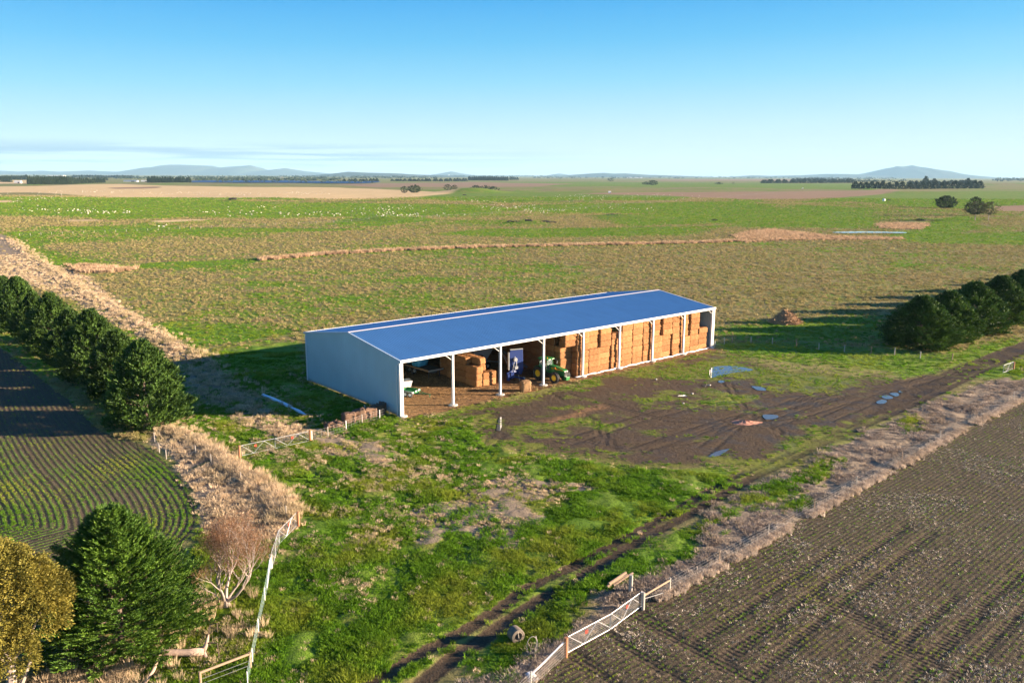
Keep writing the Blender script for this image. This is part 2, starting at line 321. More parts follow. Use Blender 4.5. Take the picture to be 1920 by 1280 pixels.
def thing(name, label, cat, loc=(0, 0, 0), rz=0, group=None):
    o = bpy.data.objects.new(name, None); COL.objects.link(o); o.location = loc; o.rotation_euler = (0, 0, rz); o.empty_display_size = .5
    return tag(o, label, cat, group)
def copy_tree(o, parent=None):
    c = o.copy(); COL.objects.link(c)
    if parent is not None: c.parent = parent
    for ch in o.children: copy_tree(ch, c)
    return c

# ------------------------------------------------------------------ materials
class NT:
    def __init__(s, name):
        s.m = bpy.data.materials.new(name); s.m.use_nodes = True; s.n = s.m.node_tree.nodes; s.l = s.m.node_tree.links; s.n.clear()
        s.out = s.n.new('ShaderNodeOutputMaterial')
    def node(s, t, **k): return _n(s.n, t, **k)
    def set(s, sock, v):
        if hasattr(v, 'is_output') or isinstance(v, bpy.types.NodeSocket): s.l.new(v, sock)
        elif isinstance(v, tuple) and len(v) == 3 and sock.type == 'RGBA': sock.default_value = (*v, 1)
        else: sock.default_value = v
    def math(s, op, a, b=None, clamp=False, c=None):
        m = s.node('ShaderNodeMath', operation=op, use_clamp=clamp)
        s.set(m.inputs[0], a)
        if b is not None: s.set(m.inputs[1], b)
        if c is not None: s.set(m.inputs[2], c)
        return m.outputs[0]
    def mix(s, f, a, b, blend='MIX'):
        m = s.node('ShaderNodeMix', data_type='RGBA', blend_type=blend); s.set(m.inputs[0], f); s.set(m.inputs[6], a); s.set(m.inputs[7], b); return m.outputs[2]
    def noise(s, vec, scale, detail=3, rough=.55, dist=0):
        n = s.node('ShaderNodeTexNoise', ins={'Scale': scale, 'Detail': detail, 'Roughness': rough, 'Distortion': dist})
        if vec is not None: s.l.new(vec, n.inputs['Vector'])
        return n.outputs['Fac']
    def ramp(s, f, lo, hi):     # smooth threshold
        m = s.node('ShaderNodeMapRange', interpolation_type='SMOOTHSTEP'); s.set(m.inputs[0], f); s.set(m.inputs[1], lo); s.set(m.inputs[2], hi); return m.outputs[0]
    def obj(s): return s.node('ShaderNodeTexCoord').outputs['Object']
    def bsdf(s, col, rough=.8, metal=0, bump=None, bstr=.3, bdist=.05, spec=.3, **k):
        b = s.node('ShaderNodeBsdfPrincipled'); s.set(b.inputs['Base Color'], col); s.set(b.inputs['Roughness'], rough); s.set(b.inputs['Metallic'], metal)
        s.set(b.inputs['Specular IOR Level'], spec)
        for a, v in k.items(): s.set(b.inputs[a], v)
        if bump is not None:
            bn = s.node('ShaderNodeBump', ins={'Strength': bstr, 'Distance': bdist}); s.l.new(bump, bn.inputs['Height']); s.l.new(bn.outputs[0], b.inputs['Normal'])
        s.l.new(b.outputs[0], s.out.inputs[0]); return b
def plain(name, col, rough=.6, metal=0, var=.15, scale=3.0, spec=.4, bstr=.1, **k):
    t = NT(name); n = t.noise(t.obj(), scale, 4); n2 = t.noise(t.obj(), scale*7, 3)
    f = t.math('MULTIPLY_ADD', n, 2*var, c=1-var); f = t.math('MULTIPLY', f, t.math('MULTIPLY_ADD', n2, var, c=1-var/2))
    c = t.mix(1.0, col, f, 'MULTIPLY'); t.bsdf(c, rough, metal, n2, bstr, .02, spec, **k); return t.m
def leafy(name, c1, c2, c3, trans=.25, scale=.9, rough=.6):
    t = NT(name); n = t.ramp(t.noise(t.obj(), scale, 3), .38, .62)
    r = t.node('ShaderNodeObjectInfo').outputs['Random']; n2 = t.noise(t.obj(), scale*6, 2)
    c = t.mix(n, c1, c2); c = t.mix(t.ramp(n2, .55, .75), c, c3)
    c = t.mix(1.0, c, t.math('MULTIPLY_ADD', r, .35, c=.82), 'MULTIPLY')
    b = t.bsdf(c, rough, spec=.25); tr = t.node('ShaderNodeBsdfTranslucent'); t.l.new(c, tr.inputs[0])
    mx = t.node('ShaderNodeMixShader'); mx.inputs[0].default_value = trans; t.l.new(b.outputs[0], mx.inputs[1]); t.l.new(tr.outputs[0], mx.inputs[2]); t.l.new(mx.outputs[0], t.out.inputs[0])
    return t.m
def tuftmat(name, c1, c2, c3, trans=.2):      # colour differs from tuft to tuft and, slowly, across the paddock
    t = NT(name); r = t.node('ShaderNodeObjectInfo'); rnd = r.outputs['Random']
    n = t.noise(r.outputs['Location'], .13, 4)
    c = t.mix(rnd, c1, c2); c = t.mix(t.ramp(n, .45, .65), c, c3)
    c = t.mix(1.0, c, t.math('MULTIPLY_ADD', t.math('FRACT', t.math('MULTIPLY', rnd, 7.13)), .6, c=.7), 'MULTIPLY')
    b = t.bsdf(c, .75, spec=.15); tr = t.node('ShaderNodeBsdfTranslucent'); t.l.new(c, tr.inputs[0])
    mx = t.node('ShaderNodeMixShader'); mx.inputs[0].default_value = trans; t.l.new(b.outputs[0], mx.inputs[1]); t.l.new(tr.outputs[0], mx.inputs[2]); t.l.new(mx.outputs[0], t.out.inputs[0])
    return t.m

# ------------------------------------------------------------------ the ground
def axis(lo, hi, step, far_lo, far_hi, g):
    a = list(np.arange(lo, hi+step, step)); s = step; p = a[-1]; b = []
    while p < far_hi: s *= 1+g; p += s; b.append(p)
    s = step; p = lo; c = []
    while p > far_lo: s *= 1+g; p -= s; c.append(p)
    return np.array(c[::-1]+a+b)
gx = axis(-100, 110, .42, -32000, 32000, .026); gy = axis(38, 185, .42, 5, 32000, .0175)
XX, YY = np.meshgrid(gx, gy); nx, ny = len(gx), len(gy); fx = XX.ravel(); fy = YY.ravel()
Mg = masks(fx, fy)
z = terr(fx, fy)
near = np.clip((fy-30)/8, 0, 1)*np.clip((260-fy)/60, 0, 1)
z += near*((fbm(fx, fy, 2.2, 3, 77)-.5)*.55)*np.clip(np.maximum(Mg['lushn'], Mg['dry']), 0.12, 1)*(1-Mg['floor'])*(1-Mg['dirt']*.8)
z -= Mg['ryr']*.05*near; z -= Mg['rut']*.06
inf = (fx > S(0, 0)[0]-50)  # keep the shed floor level
z = np.where(Mg['floor'] > .4, 0, z)
for p_ in PUD: z = np.where(PM(fx, fy, GL(p_), .9) > 0.02, -.01, z)
def gz(x, y):       # ground height used to stand things on
    x = np.atleast_1d(np.asarray(x, float)); y = np.atleast_1d(np.asarray(y, float)); return terr(x, y)
i0 = (np.arange(ny-1)[:, None]*nx+np.arange(nx-1)[None, :]).ravel()
quads = np.stack([i0, i0+1, i0+nx+1, i0+nx], 1).ravel()
# ground material
t = NT('ground'); P = t.node('ShaderNodeNewGeometry').outputs['Position']
def att(n):
    a = t.node('ShaderNodeAttribute', attribute_name=n); s = t.node('ShaderNodeSeparateColor'); t.l.new(a.outputs['Color'], s.inputs[0]); return s.outputs[0], s.outputs[1], s.outputs[2]
wet, wheel, _b = att('mf'); dirt, green, dry = att('ma'); rf, lf, floor = att('mb'); strawf, brownf, reed = att('mc'); rut, moss, straw = att('md'); ra, rb, rl = att('me')
n_s = t.noise(P, 9.0, 4, .65); n_m = t.noise(P, 1.6, 4, .6); n_l = t.noise(P, .35, 4, .6); n_f = t.noise(P, .035, 5, .6); n_xl = t.noise(P, .006, 4, .55)
def thr(m, n, amp=.5, w=.18):
    return t.ramp(t.math('ADD', m, t.math('MULTIPLY', t.math('SUBTRACT', n, .5), amp*2)), .5-w, .5+w)
tan = t.mix(n_m, (.18, .155, .055), (.29, .24, .10)); tan = t.mix(t.ramp(n_l, .4, .7), tan, (.23, .20, .075))
tan = t.mix(t.math('MULTIPLY', t.ramp(n_f, .47, .62), .8), tan, (.22, .23, .055))
grn = t.mix(n_m, (.085, .17, .014), (.18, .31, .026)); grn = t.mix(t.ramp(n_f, .42, .6), grn, (.18, .25, .03)); grn = t.mix(t.math('MULTIPLY', t.ramp(t.noise(P, .11, 4), .5, .66), .8), grn, (.26, .24, .055)); grn = t.mix(t.ramp(n_s, .5, .7), grn, (.05, .085, .015))
col = t.mix(thr(green, n_m, .45, .25), tan, grn)
pale = t.mix(n_s, (.17, .125, .08), (.42, .33, .23))
col = t.mix(thr(dry, n_m, .35, .2), col, pale)
col = t.mix(thr(strawf, n_l, .1), col, t.mix(n_f, (.52, .36, .17), (.76, .56, .29)))
col = t.mix(thr(brownf, n_l, .1), col, t.mix(n_f, (.25, .16, .09), (.36, .23, .14)))
mud = t.mix(n_m, (.055, .038, .024), (.125, .088, .054)); mud = t.mix(t.ramp(n_s, .55, .72), mud, (.20, .145, .09)); mud = t.mix(t.math('MULTIPLY', t.ramp(n_l, .5, .62), .6), mud, (.07, .052, .032)); mud = t.mix(t.math('MULTIPLY', wet, .85), mud, (.022, .016, .011))
mgn = t.mix(thr(moss, n_s, .5, .42), mud, t.mix(n_m, (.12, .125, .025), (.20, .23, .035)))
col = t.mix(thr(dirt, n_m, .42, .26), col, mgn)
sfl = t.mix(n_s, (.10, .06, .03), (.42, .24, .11)); sfl = t.mix(t.ramp(n_m, .45, .65), sfl, (.10, .06, .035))
col = t.mix(thr(straw, n_s, .4, .2), col, sfl)
# drilled rows
soil = t.mix(n_m, (.052, .038, .024), (.105, .077, .048)); soil = t.mix(t.ramp(n_s, .5, .72), soil, (.15, .112, .073))
soil = t.mix(t.ramp(t.noise(P, 15, 3, .75), .6, .68), soil, (.42, .33, .24))
rowR = t.math('SINE', t.math('MULTIPLY', ra, 2*math.pi/.40)); rowL = t.math('SINE', t.math('MULTIPLY', rl, 2*math.pi/.56))
grow = t.ramp(t.math('ADD', t.math('MULTIPLY', rowR, .5), t.math('MULTIPLY', t.math('SUBTRACT', n_s, .5), 2.6)), .45, .75)
grow = t.math('MULTIPLY', grow, t.math('MULTIPLY_ADD', t.ramp(n_f, .45, .62), .6, c=.25))
fr = t.mix(grow, soil, (.14, .22, .03))
growL = t.ramp(t.math('ADD', t.math('MULTIPLY', rowL, .7), t.math('MULTIPLY', t.math('SUBTRACT', n_s, .5), 3.6)), .05, .85)
cxl = t.node('ShaderNodeCombineXYZ'); t.set(cxl.inputs[0], t.math('MULTIPLY', rl, 1.1)); growL = t.math('MULTIPLY', growL, t.ramp(t.noise(cxl.outputs[0], 1.0, 2), .3, .6)); sy_ = t.node('ShaderNodeSeparateXYZ'); t.l.new(P, sy_.inputs[0]); growL = t.math('MULTIPLY', growL, t.math('MULTIPLY_ADD', t.ramp(sy_.outputs[1], 92.0, 78.0), .85, c=.15)); growL = t.math('MULTIPLY', growL, t.math('MULTIPLY_ADD', t.ramp(n_l, .35, .6), .6, c=.4))
fl = t.mix(growL, soil, (.15, .28, .03))
col = t.mix(thr(rf, n_s, .3), col, fr); col = t.mix(thr(lf, n_s, .3), col, fl)
col = t.mix(t.math('MULTIPLY', rut, .5), col, (.055, .04, .03))
# relief
lug = t.math('MULTIPLY', t.math('SINE', t.math('MULTIPLY', rb, 2*math.pi/.42)), rut)
fld = t.math('MAXIMUM', rf, lf)
hgt = t.math('ADD', t.math('MULTIPLY', n_s, .13), t.math('MULTIPLY', n_m, .30))
hgt = t.math('MULTIPLY', hgt, t.math('SUBTRACT', 1.0, t.math('MULTIPLY', t.math('MAXIMUM', dirt, fld), .55)))
hgt = t.math('ADD', hgt, t.math('MULTIPLY', t.math('MULTIPLY', rowR, rf), .010)); hgt = t.math('ADD', hgt, t.math('MULTIPLY', t.math('MULTIPLY', rowL, lf), .025))
hgt = t.math('ADD', hgt, t.math('MULTIPLY', lug, .025)); hgt = t.math('SUBTRACT', hgt, t.math('MULTIPLY', rut, .06)); hgt = t.math('SUBTRACT', hgt, t.math('MULTIPLY', wheel, .09))
b = t.bsdf(col, .9, bump=hgt, bstr=.9, bdist=1.0, spec=.12)
# wet mud is a little shinier
t.set(b.inputs['Roughness'], t.mix(t.ramp(t.math('MULTIPLY', dirt, n_l), .42, .6), (.9, .9, .9), (.5, .5, .5)))
MGROUND = t.m
me = np_mesh('ground', np.stack([fx, fy, z], 1), quads, 4, MGROUND, smooth=True)
def cattr(name, a, b_, c):
    A = me.color_attributes.new(name, 'FLOAT_COLOR', 'POINT'); d = np.ones((len(fx), 4), np.float32); d[:, 0] = a; d[:, 1] = b_; d[:, 2] = c; A.data.foreach_set('color', d.ravel())
cattr('ma', Mg['dirt'], Mg['green'], Mg['dry']); cattr('mb', Mg['rf'], Mg['lf'], Mg['floor']); cattr('mc', Mg['strawf'], Mg['brownf'], Mg['reed']); cattr('md', Mg['rut'], Mg['moss'], Mg['straw'])
E0 = np.array(G(1290, 1084)); E1 = np.array(G(1920, 752)); ed = (E1-E0)/np.linalg.norm(E1-E0); en = np.array([-ed[1], ed[0]])
dR = (fx-E0[0])*en[0]+(fy-E0[1])*en[1]; aR = (fx-E0[0])*ed[0]+(fy-E0[1])*ed[1]
dL = seg_dist(fx, fy, LCURVE, False, 150); dL = np.where(dL > 1e6, 0, dL)
cattr('me', dR, aR, dL)
wt = np.zeros(len(fx)); wj = (fbm(fx, fy, 1.5, 3, 70)-.5)*1.5
for p_ in PUD: wt = np.maximum(wt, PM(fx+wj, fy+wj, GL(p_), 1.1))
cattr('mf', np.maximum(np.maximum(wt, Mg['wheel']*.45), Mg['ryr']*.4), Mg['wheel'], wt)
ground = link('ground', me); ground['kind'] = 'structure'

# ------------------------------------------------------------------ scattered ground cover
def tuft_mesh(name, n, h, spread, w, lean, mat, seed, seg=2):
    r = np.random.default_rng(seed); vs = []; fs = []
    for i in range(n):
        a = r.uniform(0, 6.283); q = spread*math.sqrt(r.uniform(0, 1)); bx, by = q*math.cos(a), q*math.sin(a)
        hh = h*r.uniform(.55, 1.0); l = lean*hh*r.uniform(.3, 1.3); a2 = a+r.uniform(-.9, .9); dx, dy = math.cos(a2)*l, math.sin(a2)*l
        t = r.uniform(0, 3.14); wx, wy = math.cos(t)*w/2, math.sin(t)*w/2; o = len(vs)
        vs += [(bx-wx, by-wy, -.03), (bx+wx, by+wy, -.03), (bx+dx*.45+wx*.8, by+dy*.45+wy*.8, hh*.65), (bx+dx*.45-wx*.8, by+dy*.45-wy*.8, hh*.65), (bx+dx, by+dy, hh)]
        fs += [(o, o+1, o+2, o+3), (o+3, o+2, o+4)]
    m = bpy.data.meshes.new(name); m.from_pydata(vs, [], fs); m.materials.append(mat); return m
def scatter(name, xy, sc_, protos, label, cat, zoff=0.0):
    me = bpy.data.meshes.new(name); n = len(xy); z = gz(xy[:, 0], xy[:, 1])+zoff
    me.vertices.add(n); me.vertices.foreach_set('co', np.column_stack([xy, z]).astype(np.float32).ravel())
    a = me.attributes.new('size', 'FLOAT', 'POINT'); a.data.foreach_set('value', sc_.astype(np.float32))
    o = bpy.data.objects.new(name, me); COL.objects.link(o); tag(o, label, cat, kind='stuff')
    cl = bpy.data.collections.new(name+' blades')
    for p in protos:
        po = bpy.data.objects.new(p.name, p); cl.objects.link(po)
    ng = bpy.data.node_groups.new(name, 'GeometryNodeTree')
    ng.interface.new_socket('Geometry', in_out='INPUT', socket_type='NodeSocketGeometry'); ng.interface.new_socket('Geometry', in_out='OUTPUT', socket_type='NodeSocketGeometry')
    N = ng.nodes; L = ng.links; gi = N.new('NodeGroupInput'); go = N.new('NodeGroupOutput'); ip = N.new('GeometryNodeInstanceOnPoints')
    ci = N.new('GeometryNodeCollectionInfo'); ci.inputs['Collection'].default_value = cl; ci.inputs['Separate Children'].default_value = True; ci.inputs['Reset Children'].default_value = True
    at = N.new('GeometryNodeInputNamedAttribute'); at.data_type = 'FLOAT'; at.inputs[0].default_value = 'size'
    rv = N.new('FunctionNodeRandomValue'); rv.data_type = 'FLOAT_VECTOR'; rv.inputs[0].default_value = (-.12, -.12, 0); rv.inputs[1].default_value = (.12, .12, 6.28)
    L.new(gi.outputs[0], ip.inputs['Points']); L.new(ci.outputs[0], ip.inputs['Instance']); ip.inputs['Pick Instance'].default_value = True
    L.new(rv.outputs[0], ip.inputs['Rotation']); L.new(at.outputs[0], ip.inputs['Scale']); L.new(ip.outputs[0], go.inputs[0])
    md = o.modifiers.new('cover', 'NODES'); md.node_group = ng
    return o
def cand(n, y0, y1, wpow=1.0, xm=.68):        # random points over the ground the place shows, denser near by
    y = y0+(y1-y0)*rng.uniform(0, 1, n)**wpow; x = rng.uniform(-1, 1, n)*(y*xm+8); return x, y
M_tan = tuftmat('dry_tussock', (.28, .225, .095), (.41, .325, .155), (.28, .26, .085))
M_grn = tuftmat('green_grass', (.065, .165, .008), (.17, .32, .015), (.25, .30, .028), .3)
M_pale = tuftmat('pale_grass', (.48, .36, .22), (.70, .54, .36), (.52, .41, .24))
M_reed = tuftmat('reed', (.42, .28, .17), (.62, .44, .28), (.50, .34, .2))
M_stub = tuftmat('stubble', (.55, .46, .34), (.78, .67, .52), (.5, .4, .3), 0)
P_tan = [tuft_mesh('dry_tuft', 34, .42, .24, .035, .55, M_tan, i) for i in range(4)]
P_grn = [tuft_mesh('grass_tuft', 40, .30, .34, .035, .6, M_grn, 10+i) for i in range(4)]
P_pale = [tuft_mesh('pale_tuft', 38, .38, .30, .03, .55, M_pale, 20+i) for i in range(4)]
P_reed = [tuft_mesh('reed_clump', 44, 1.0, .5, .05, .35, M_reed, 30+i) for i in range(4)]
P_stub = [tuft_mesh('straw_bits', 7, .10, .22, .022, 2.2, M_stub, 40+i) for i in range(4)]
P_seed = [tuft_mesh('seedling', 7, .13, .09, .02, .6, M_grn, 50+i) for i in range(3)]
P_rank = [tuft_mesh('rank_tuft', 60, 1.15, .4, .028, .45, M_pale, 70+i) for i in range(3)]
FORE = GL([(300,825),(420,800),(560,805),(745,792),(1340,660),(1500,668),(1790,682),(2300,548),(3400,440),(3400,1500),(-400,1500),(-400,1200),(100,1090),(330,1020),(370,960),(300,860)])
def blocked(x, y):
    u = (x-SX)*su[0]+(y-SY)*su[1]; v = (x-SX)*sv[0]+(y-SY)*sv[1]
    return (u > -.2) & (u < 64.3) & (v > -1.2) & (v < 24.3)
# paddock tussocks
x, y = cand(330000, 88, 1150, 1.45); m = masks(x, y); nn = fbm(x, y, 2.6, 3, 88)
w = (1-m['lushn'])*(1-m['rf'])*(1-m['lf'])*(1-m['dirt'])*(1-m['dry'])*(1-m['reed'])*(1-m['strawf'])*(1-m['brownf'])*(1-PM(x, y, FORE, .6))*np.clip(1.02-m['green']*1.05, 0.03, 1)*np.clip(.25+1.6*(nn-.25), 0, 1)
k = (rng.uniform(0, 1, len(x)) < w) & ~blocked(x, y); xy = np.column_stack([x[k], y[k]])
scatter('dry_tussocks', xy, rng.uniform(.45, 1.05, k.sum())*np.clip(.75+xy[:, 1]/450, 0, 3.0), P_tan, 'tan dry tussocks speckling the grazed paddock behind the shed', 'grass')
# short green grass between tussocks and in green patches
x, y = cand(230000, 90, 1150, 1.45); m = masks(x, y)
w = np.clip(m['green']*1.1, .12, 1)*(1-m['lushn'])*(1-m['rf'])*(1-m['lf'])*(1-m['dirt'])*(1-m['dry'])*(1-m['reed'])*(1-m['strawf'])*(1-m['brownf'])*.9
k = (rng.uniform(0, 1, len(x)) < w) & ~blocked(x, y); xy = np.column_stack([x[k], y[k]])
scatter('paddock_grass', xy, rng.uniform(.45, .85, k.sum())*np.clip(.8+xy[:, 1]/450, 0, 3.0), P_grn, 'short green grass growing between the tan tussocks', 'grass')
# lush grass in the foreground
x, y = cand(210000, 38, 135, 1.15); m = masks(x, y); nn = fbm(x, y, 1.6, 3, 99)
w = m['lushn']*(1-m['dirt'])*(1-m['dry']*.85)*(1-m['rf'])*np.clip(.38+2.2*(nn-.3), 0, 1)
k = (rng.uniform(0, 1, len(x)) < w) & ~blocked(x, y); xy = np.column_stack([x[k], y[k]]); hn = fbm(xy[:, 0], xy[:, 1], 2.2, 2, 123)
scatter('lush_grass', xy, rng.uniform(.45, .95, k.sum())*(.25+1.35*hn), P_grn, 'thick bright green grass in front of the shed and along the track', 'grass')
x, y = cand(120000, 60, 150, 1.0); m = masks(x, y)
k = (rng.uniform(0, 1, len(x)) < m['moss']*np.clip(4*(fbm(x, y, 1.2, 3, 44)-.35), 0, 1)*(1-m['ryr'])*.95) & ~blocked(x, y); xy = np.column_stack([x[k], y[k]])
scatter('yard_grass', xy, rng.uniform(.22, .5, k.sum()), P_grn, 'thin yellowish green grass growing over the muddy yard', 'grass')
# tan tufts among the lush grass: drawn up in diagonal rows left of the yard
x, y = cand(150000, 38, 125); m = masks(x, y)
ga_, gb2_ = G(470, 830), G(620, 915); gl_ = math.hypot(gb2_[0]-ga_[0], gb2_[1]-ga_[1]); wv = np.sin((-(x)*(gb2_[1]-ga_[1])+y*(gb2_[0]-ga_[0]))/gl_*2*math.pi/2.3+fbm(x, y, 6, 2, 3)*4)*.5+.5; reg = PM(x, y, GL([(350,800),(700,800),(880,840),(760,960),(560,960),(470,880)]), 5)
w = m['lushn']*(1-m['dirt'])*(1-m['rf'])*(.012+.28*np.clip(6*(fbm(x, y, 6, 3, 15)-.56), 0, 1)+reg*.85*wv**3*np.clip(4*(fbm(x, y, 2, 2, 5)-.38), 0, 1))
k = (rng.uniform(0, 1, len(x)) < w) & ~blocked(x, y); xy = np.column_stack([x[k], y[k]])
scatter('seed_head_tufts', xy, rng.uniform(.4, .85, k.sum()), P_pale, 'pale seed head tufts dotted through the lush green grass', 'grass')
# pale dry grass: bank, strip by the right field, rank growth by the gates
x, y = cand(230000, 38, 300, 1.5); m = masks(x, y); nn = fbm(x, y, 1.8, 3, 101)
w = m['dry']*(1-m['rf'])*(1-m['lf'])*np.clip(.2+2.8*(nn-.32), 0, 1)
k = (rng.uniform(0, 1, len(x)) < w) & ~blocked(x, y); xy = np.column_stack([x[k], y[k]]); bk = np.maximum(PM(xy[:, 0], xy[:, 1], BANK, 1.5), .9*PM(xy[:, 0], xy[:, 1], BANK2, 1.5))
M_mat = tuftmat('matted_grass', (.30, .235, .175), (.52, .42, .33), (.36, .28, .2), .1); P_mat = [tuft_mesh('matted_tuft', 40, .26, .38, .03, 1.1, M_mat, 80+i) for i in range(4)]
st_ = PM(xy[:, 0], xy[:, 1], DSTRIP, 3.5) > .02; xs_ = xy[st_]; scatter('matted_strip_grass', xs_, rng.uniform(.5, 1.1, len(xs_))*(.4+1.1*fbm(xs_[:, 0], xs_[:, 1], 2.0, 3, 34)), P_mat, 'rough matted greyish dry grass in the strip beside the ploughed field', 'grass'); xy = xy[~st_]; bk = bk[~st_]
scatter('pale_dry_grass', xy, rng.uniform(.5, 1.0, len(xy))*(.62+bk*.6)*(.7+.7*fbm(xy[:, 0], xy[:, 1], 2.5, 2, 33)), P_pale, 'matted pale dry grass on the bank and by the gates', 'grass')
# tall dry stems on fence lines
xs = []
for line, w_, n in ((GL([(385,838),(430,872),(480,905),(530,945),(552,972)]), .7, 520), (GL([(385,838),(330,810),(290,800)]), .8, 160), (LEVEE, 1.6, 900), (GL([(220,1275),(120,1290)]), 2, 160), (GL([(385,1130),(400,1190)]), 1.8, 45)):
    L = np.array(line); d = np.hypot(*np.diff(L, axis=0).T); c = np.concatenate([[0], np.cumsum(d)]); q = rng.uniform(0, c[-1], n)
    px_ = np.interp(q, c, L[:, 0])+rng.normal(0, w_, n); py_ = np.interp(q, c, L[:, 1])+rng.normal(0, w_, n); xs.append(np.column_stack([px_, py_]))
xy = np.concatenate(xs)
scatter('rank_grass', xy, .8*rng.uniform(.5, 1.0, len(xy)), P_rank, 'rank tall dry grass growing along the fence lines', 'grass')
L = np.array(GL([(1230,1122),(1348,1062),(1605,917),(1830,792),(1960,727),(2100,655)])); d = np.hypot(*np.diff(L, axis=0).T); c = np.concatenate([[0], np.cumsum(d)]); q = rng.uniform(0, c[-1], 5000); q = q[fbm(q, q*0, 4.0, 3, 8) > .4]
xy = np.column_stack([np.interp(q, c, L[:, 0])+rng.normal(0, .3, len(q)), np.interp(q, c, L[:, 1])+rng.normal(0, .3, len(q))])
scatter('fence_line_grass', xy, rng.uniform(.5, 1.15, len(q)), [tuft_mesh('fence_tuft', 36, .42, .2, .022, .5, tuftmat('fence_grass', (.46, .37, .29), (.66, .55, .44), (.5, .4, .3), .2), 90+i) for i in range(2)], 'narrow line of upright pale grass under the wire fence', 'grass')
# reeds along the creek
x, y = cand(150000, 215, 540, 1.0); m = masks(x, y); k = rng.uniform(0, 1, len(x)) < m['reed']*.9; xy = np.column_stack([x[k], y[k]])
scatter('creek_reeds', xy, rng.uniform(.9, 1.6, k.sum())*np.where(xy[:, 0] > G(1380, 450)[0], .7, 1), P_reed, 'pinkish tan reeds lining the creek across the paddock', 'reeds')
# straw stubble and seedlings in the right field, seedlings in the left field
x, y = cand(170000, 38, 130, 1.1); m = masks(x, y); nn = fbm(x, y, 4, 3, 55)
k = (rng.uniform(0, 1, len(x)) < m['rf']*np.clip(3.6*(nn-.42), .10, 1)*(1-m['rut'])*.7); xy = np.column_stack([x[k], y[k]])
scatter('stubble', xy, rng.uniform(.5, 1.2, k.sum()), P_stub, 'scattered pale straw stubble on the dark ploughed field', 'straw')
def snap(xy, d, per, grad):
    return xy-grad*((d-np.round(d/per)*per))[:, None]
x, y = cand(120000, 38, 125, 1.1); m = masks(x, y); k = rng.uniform(0, 1, len(x)) < m['rf']*(.45+.55*np.clip(5*(fbm(x, y, 14, 3, 61)-.48), 0, 1))*.7; xy = np.column_stack([x[k], y[k]])
xyR = snap(xy, (xy-E0) @ en, .40, en[None, :])
x, y = cand(170000, 45, 135, 1.0); x = -np.abs(x); m = masks(x, y); k = rng.uniform(0, 1, len(x)) < m['lf']; xy = np.column_stack([x[k], y[k]])
d0 = seg_dist(xy[:, 0], xy[:, 1], LCURVE); e = .05
gr = np.column_stack([seg_dist(xy[:, 0]+e, xy[:, 1], LCURVE)-d0, seg_dist(xy[:, 0], xy[:, 1]+e, LCURVE)-d0])/e
xyL = snap(xy, d0, .56, gr); xyL = xyL[rng.uniform(0, 1, len(xyL)) < np.clip(3*(fbm(xyL[:, 0], xyL[:, 1], 9, 3, 66)-.3), .08, 1)*np.clip((93-xyL[:, 1])/14, .08, 1)]
scatter('crop_seedlings', np.concatenate([xyR+rng.normal(0, .03, xyR.shape), xyL+rng.normal(0, .085, xyL.shape)]), np.concatenate([rng.uniform(.5, 1.1, len(xyR)), rng.uniform(.6, 1.25, len(xyL))]), P_seed, 'young green crop seedlings in drilled rows on dark soil', 'crop')
# straw on the shed floor
n = 9000; u = rng.uniform(0, 30, n); v = rng.uniform(-1.2, 20, n); xy = np.column_stack([SX+su[0]*u+sv[0]*v, SY+su[1]*u+sv[1]*v])
scatter('floor_straw', xy, rng.uniform(.5, 1.2, n), [tuft_mesh('loose_straw', 7, .06, .25, .03, 3.5, tuftmat('floor_straw', (.42, .25, .11), (.6, .37, .17), (.4, .25, .12), 0), 60+i) for i in range(3)], 'loose straw strewn over the earth floor of the shed', 'straw')
# ------------------------------------------------------------------ hay shed
def P3(u, v, z=0): x, y = S(u, v); return (x, y, z)
M_white = plain('white_painted_steel', (.72, .70, .68), .45, 0, .06, 2)
M_galv = plain('galvanised_steel', (.55, .56, .57), .4, .6, .1, 4)
M_dark = plain('dark_steel', (.09, .09, .10), .5, .5, .2)
M_conc = plain('concrete', (.45, .42, .38), .85, 0, .2, 3)
def sheetmat(name, c, rough, metal, spec):
    t = NT(name); n = t.noise(t.obj(), .35, 4); n2 = t.noise(t.obj(), 6, 3)
    mp = t.node('ShaderNodeMapping', ins={'Scale': (1.6, .12, .12)}); t.l.new(t.obj(), mp.inputs[0]); n3 = t.noise(mp.outputs[0], 1.0, 4)
    cc = t.mix(1.0, c, t.math('MULTIPLY', t.math('MULTIPLY_ADD', n, .22, c=.89), t.math('MULTIPLY_ADD', n3, .24, c=.88)), 'MULTIPLY')
    zz = t.node('ShaderNodeSeparateXYZ'); t.l.new(t.obj(), zz.inputs[0])
    cc = t.mix(t.math('MULTIPLY', t.ramp(t.math('ADD', zz.outputs[2], t.math('MULTIPLY', n2, .7)), 1.0, .3), .55), cc, (.16, .12, .085))
    t.bsdf(cc, rough, metal, n2, .03, .01, spec); return t.m
M_roof = sheetmat('roof_sheet', (.125, .315, .56), .40, .5, .5)
M_wall = sheetmat('wall_sheet', (.40, .55, .61), .5, .15, .4)
shed = thing('hay_shed', 'long open fronted steel hay shed with blue roof and pale grey blue end wall', 'shed', (SX, SY, 0), SA)
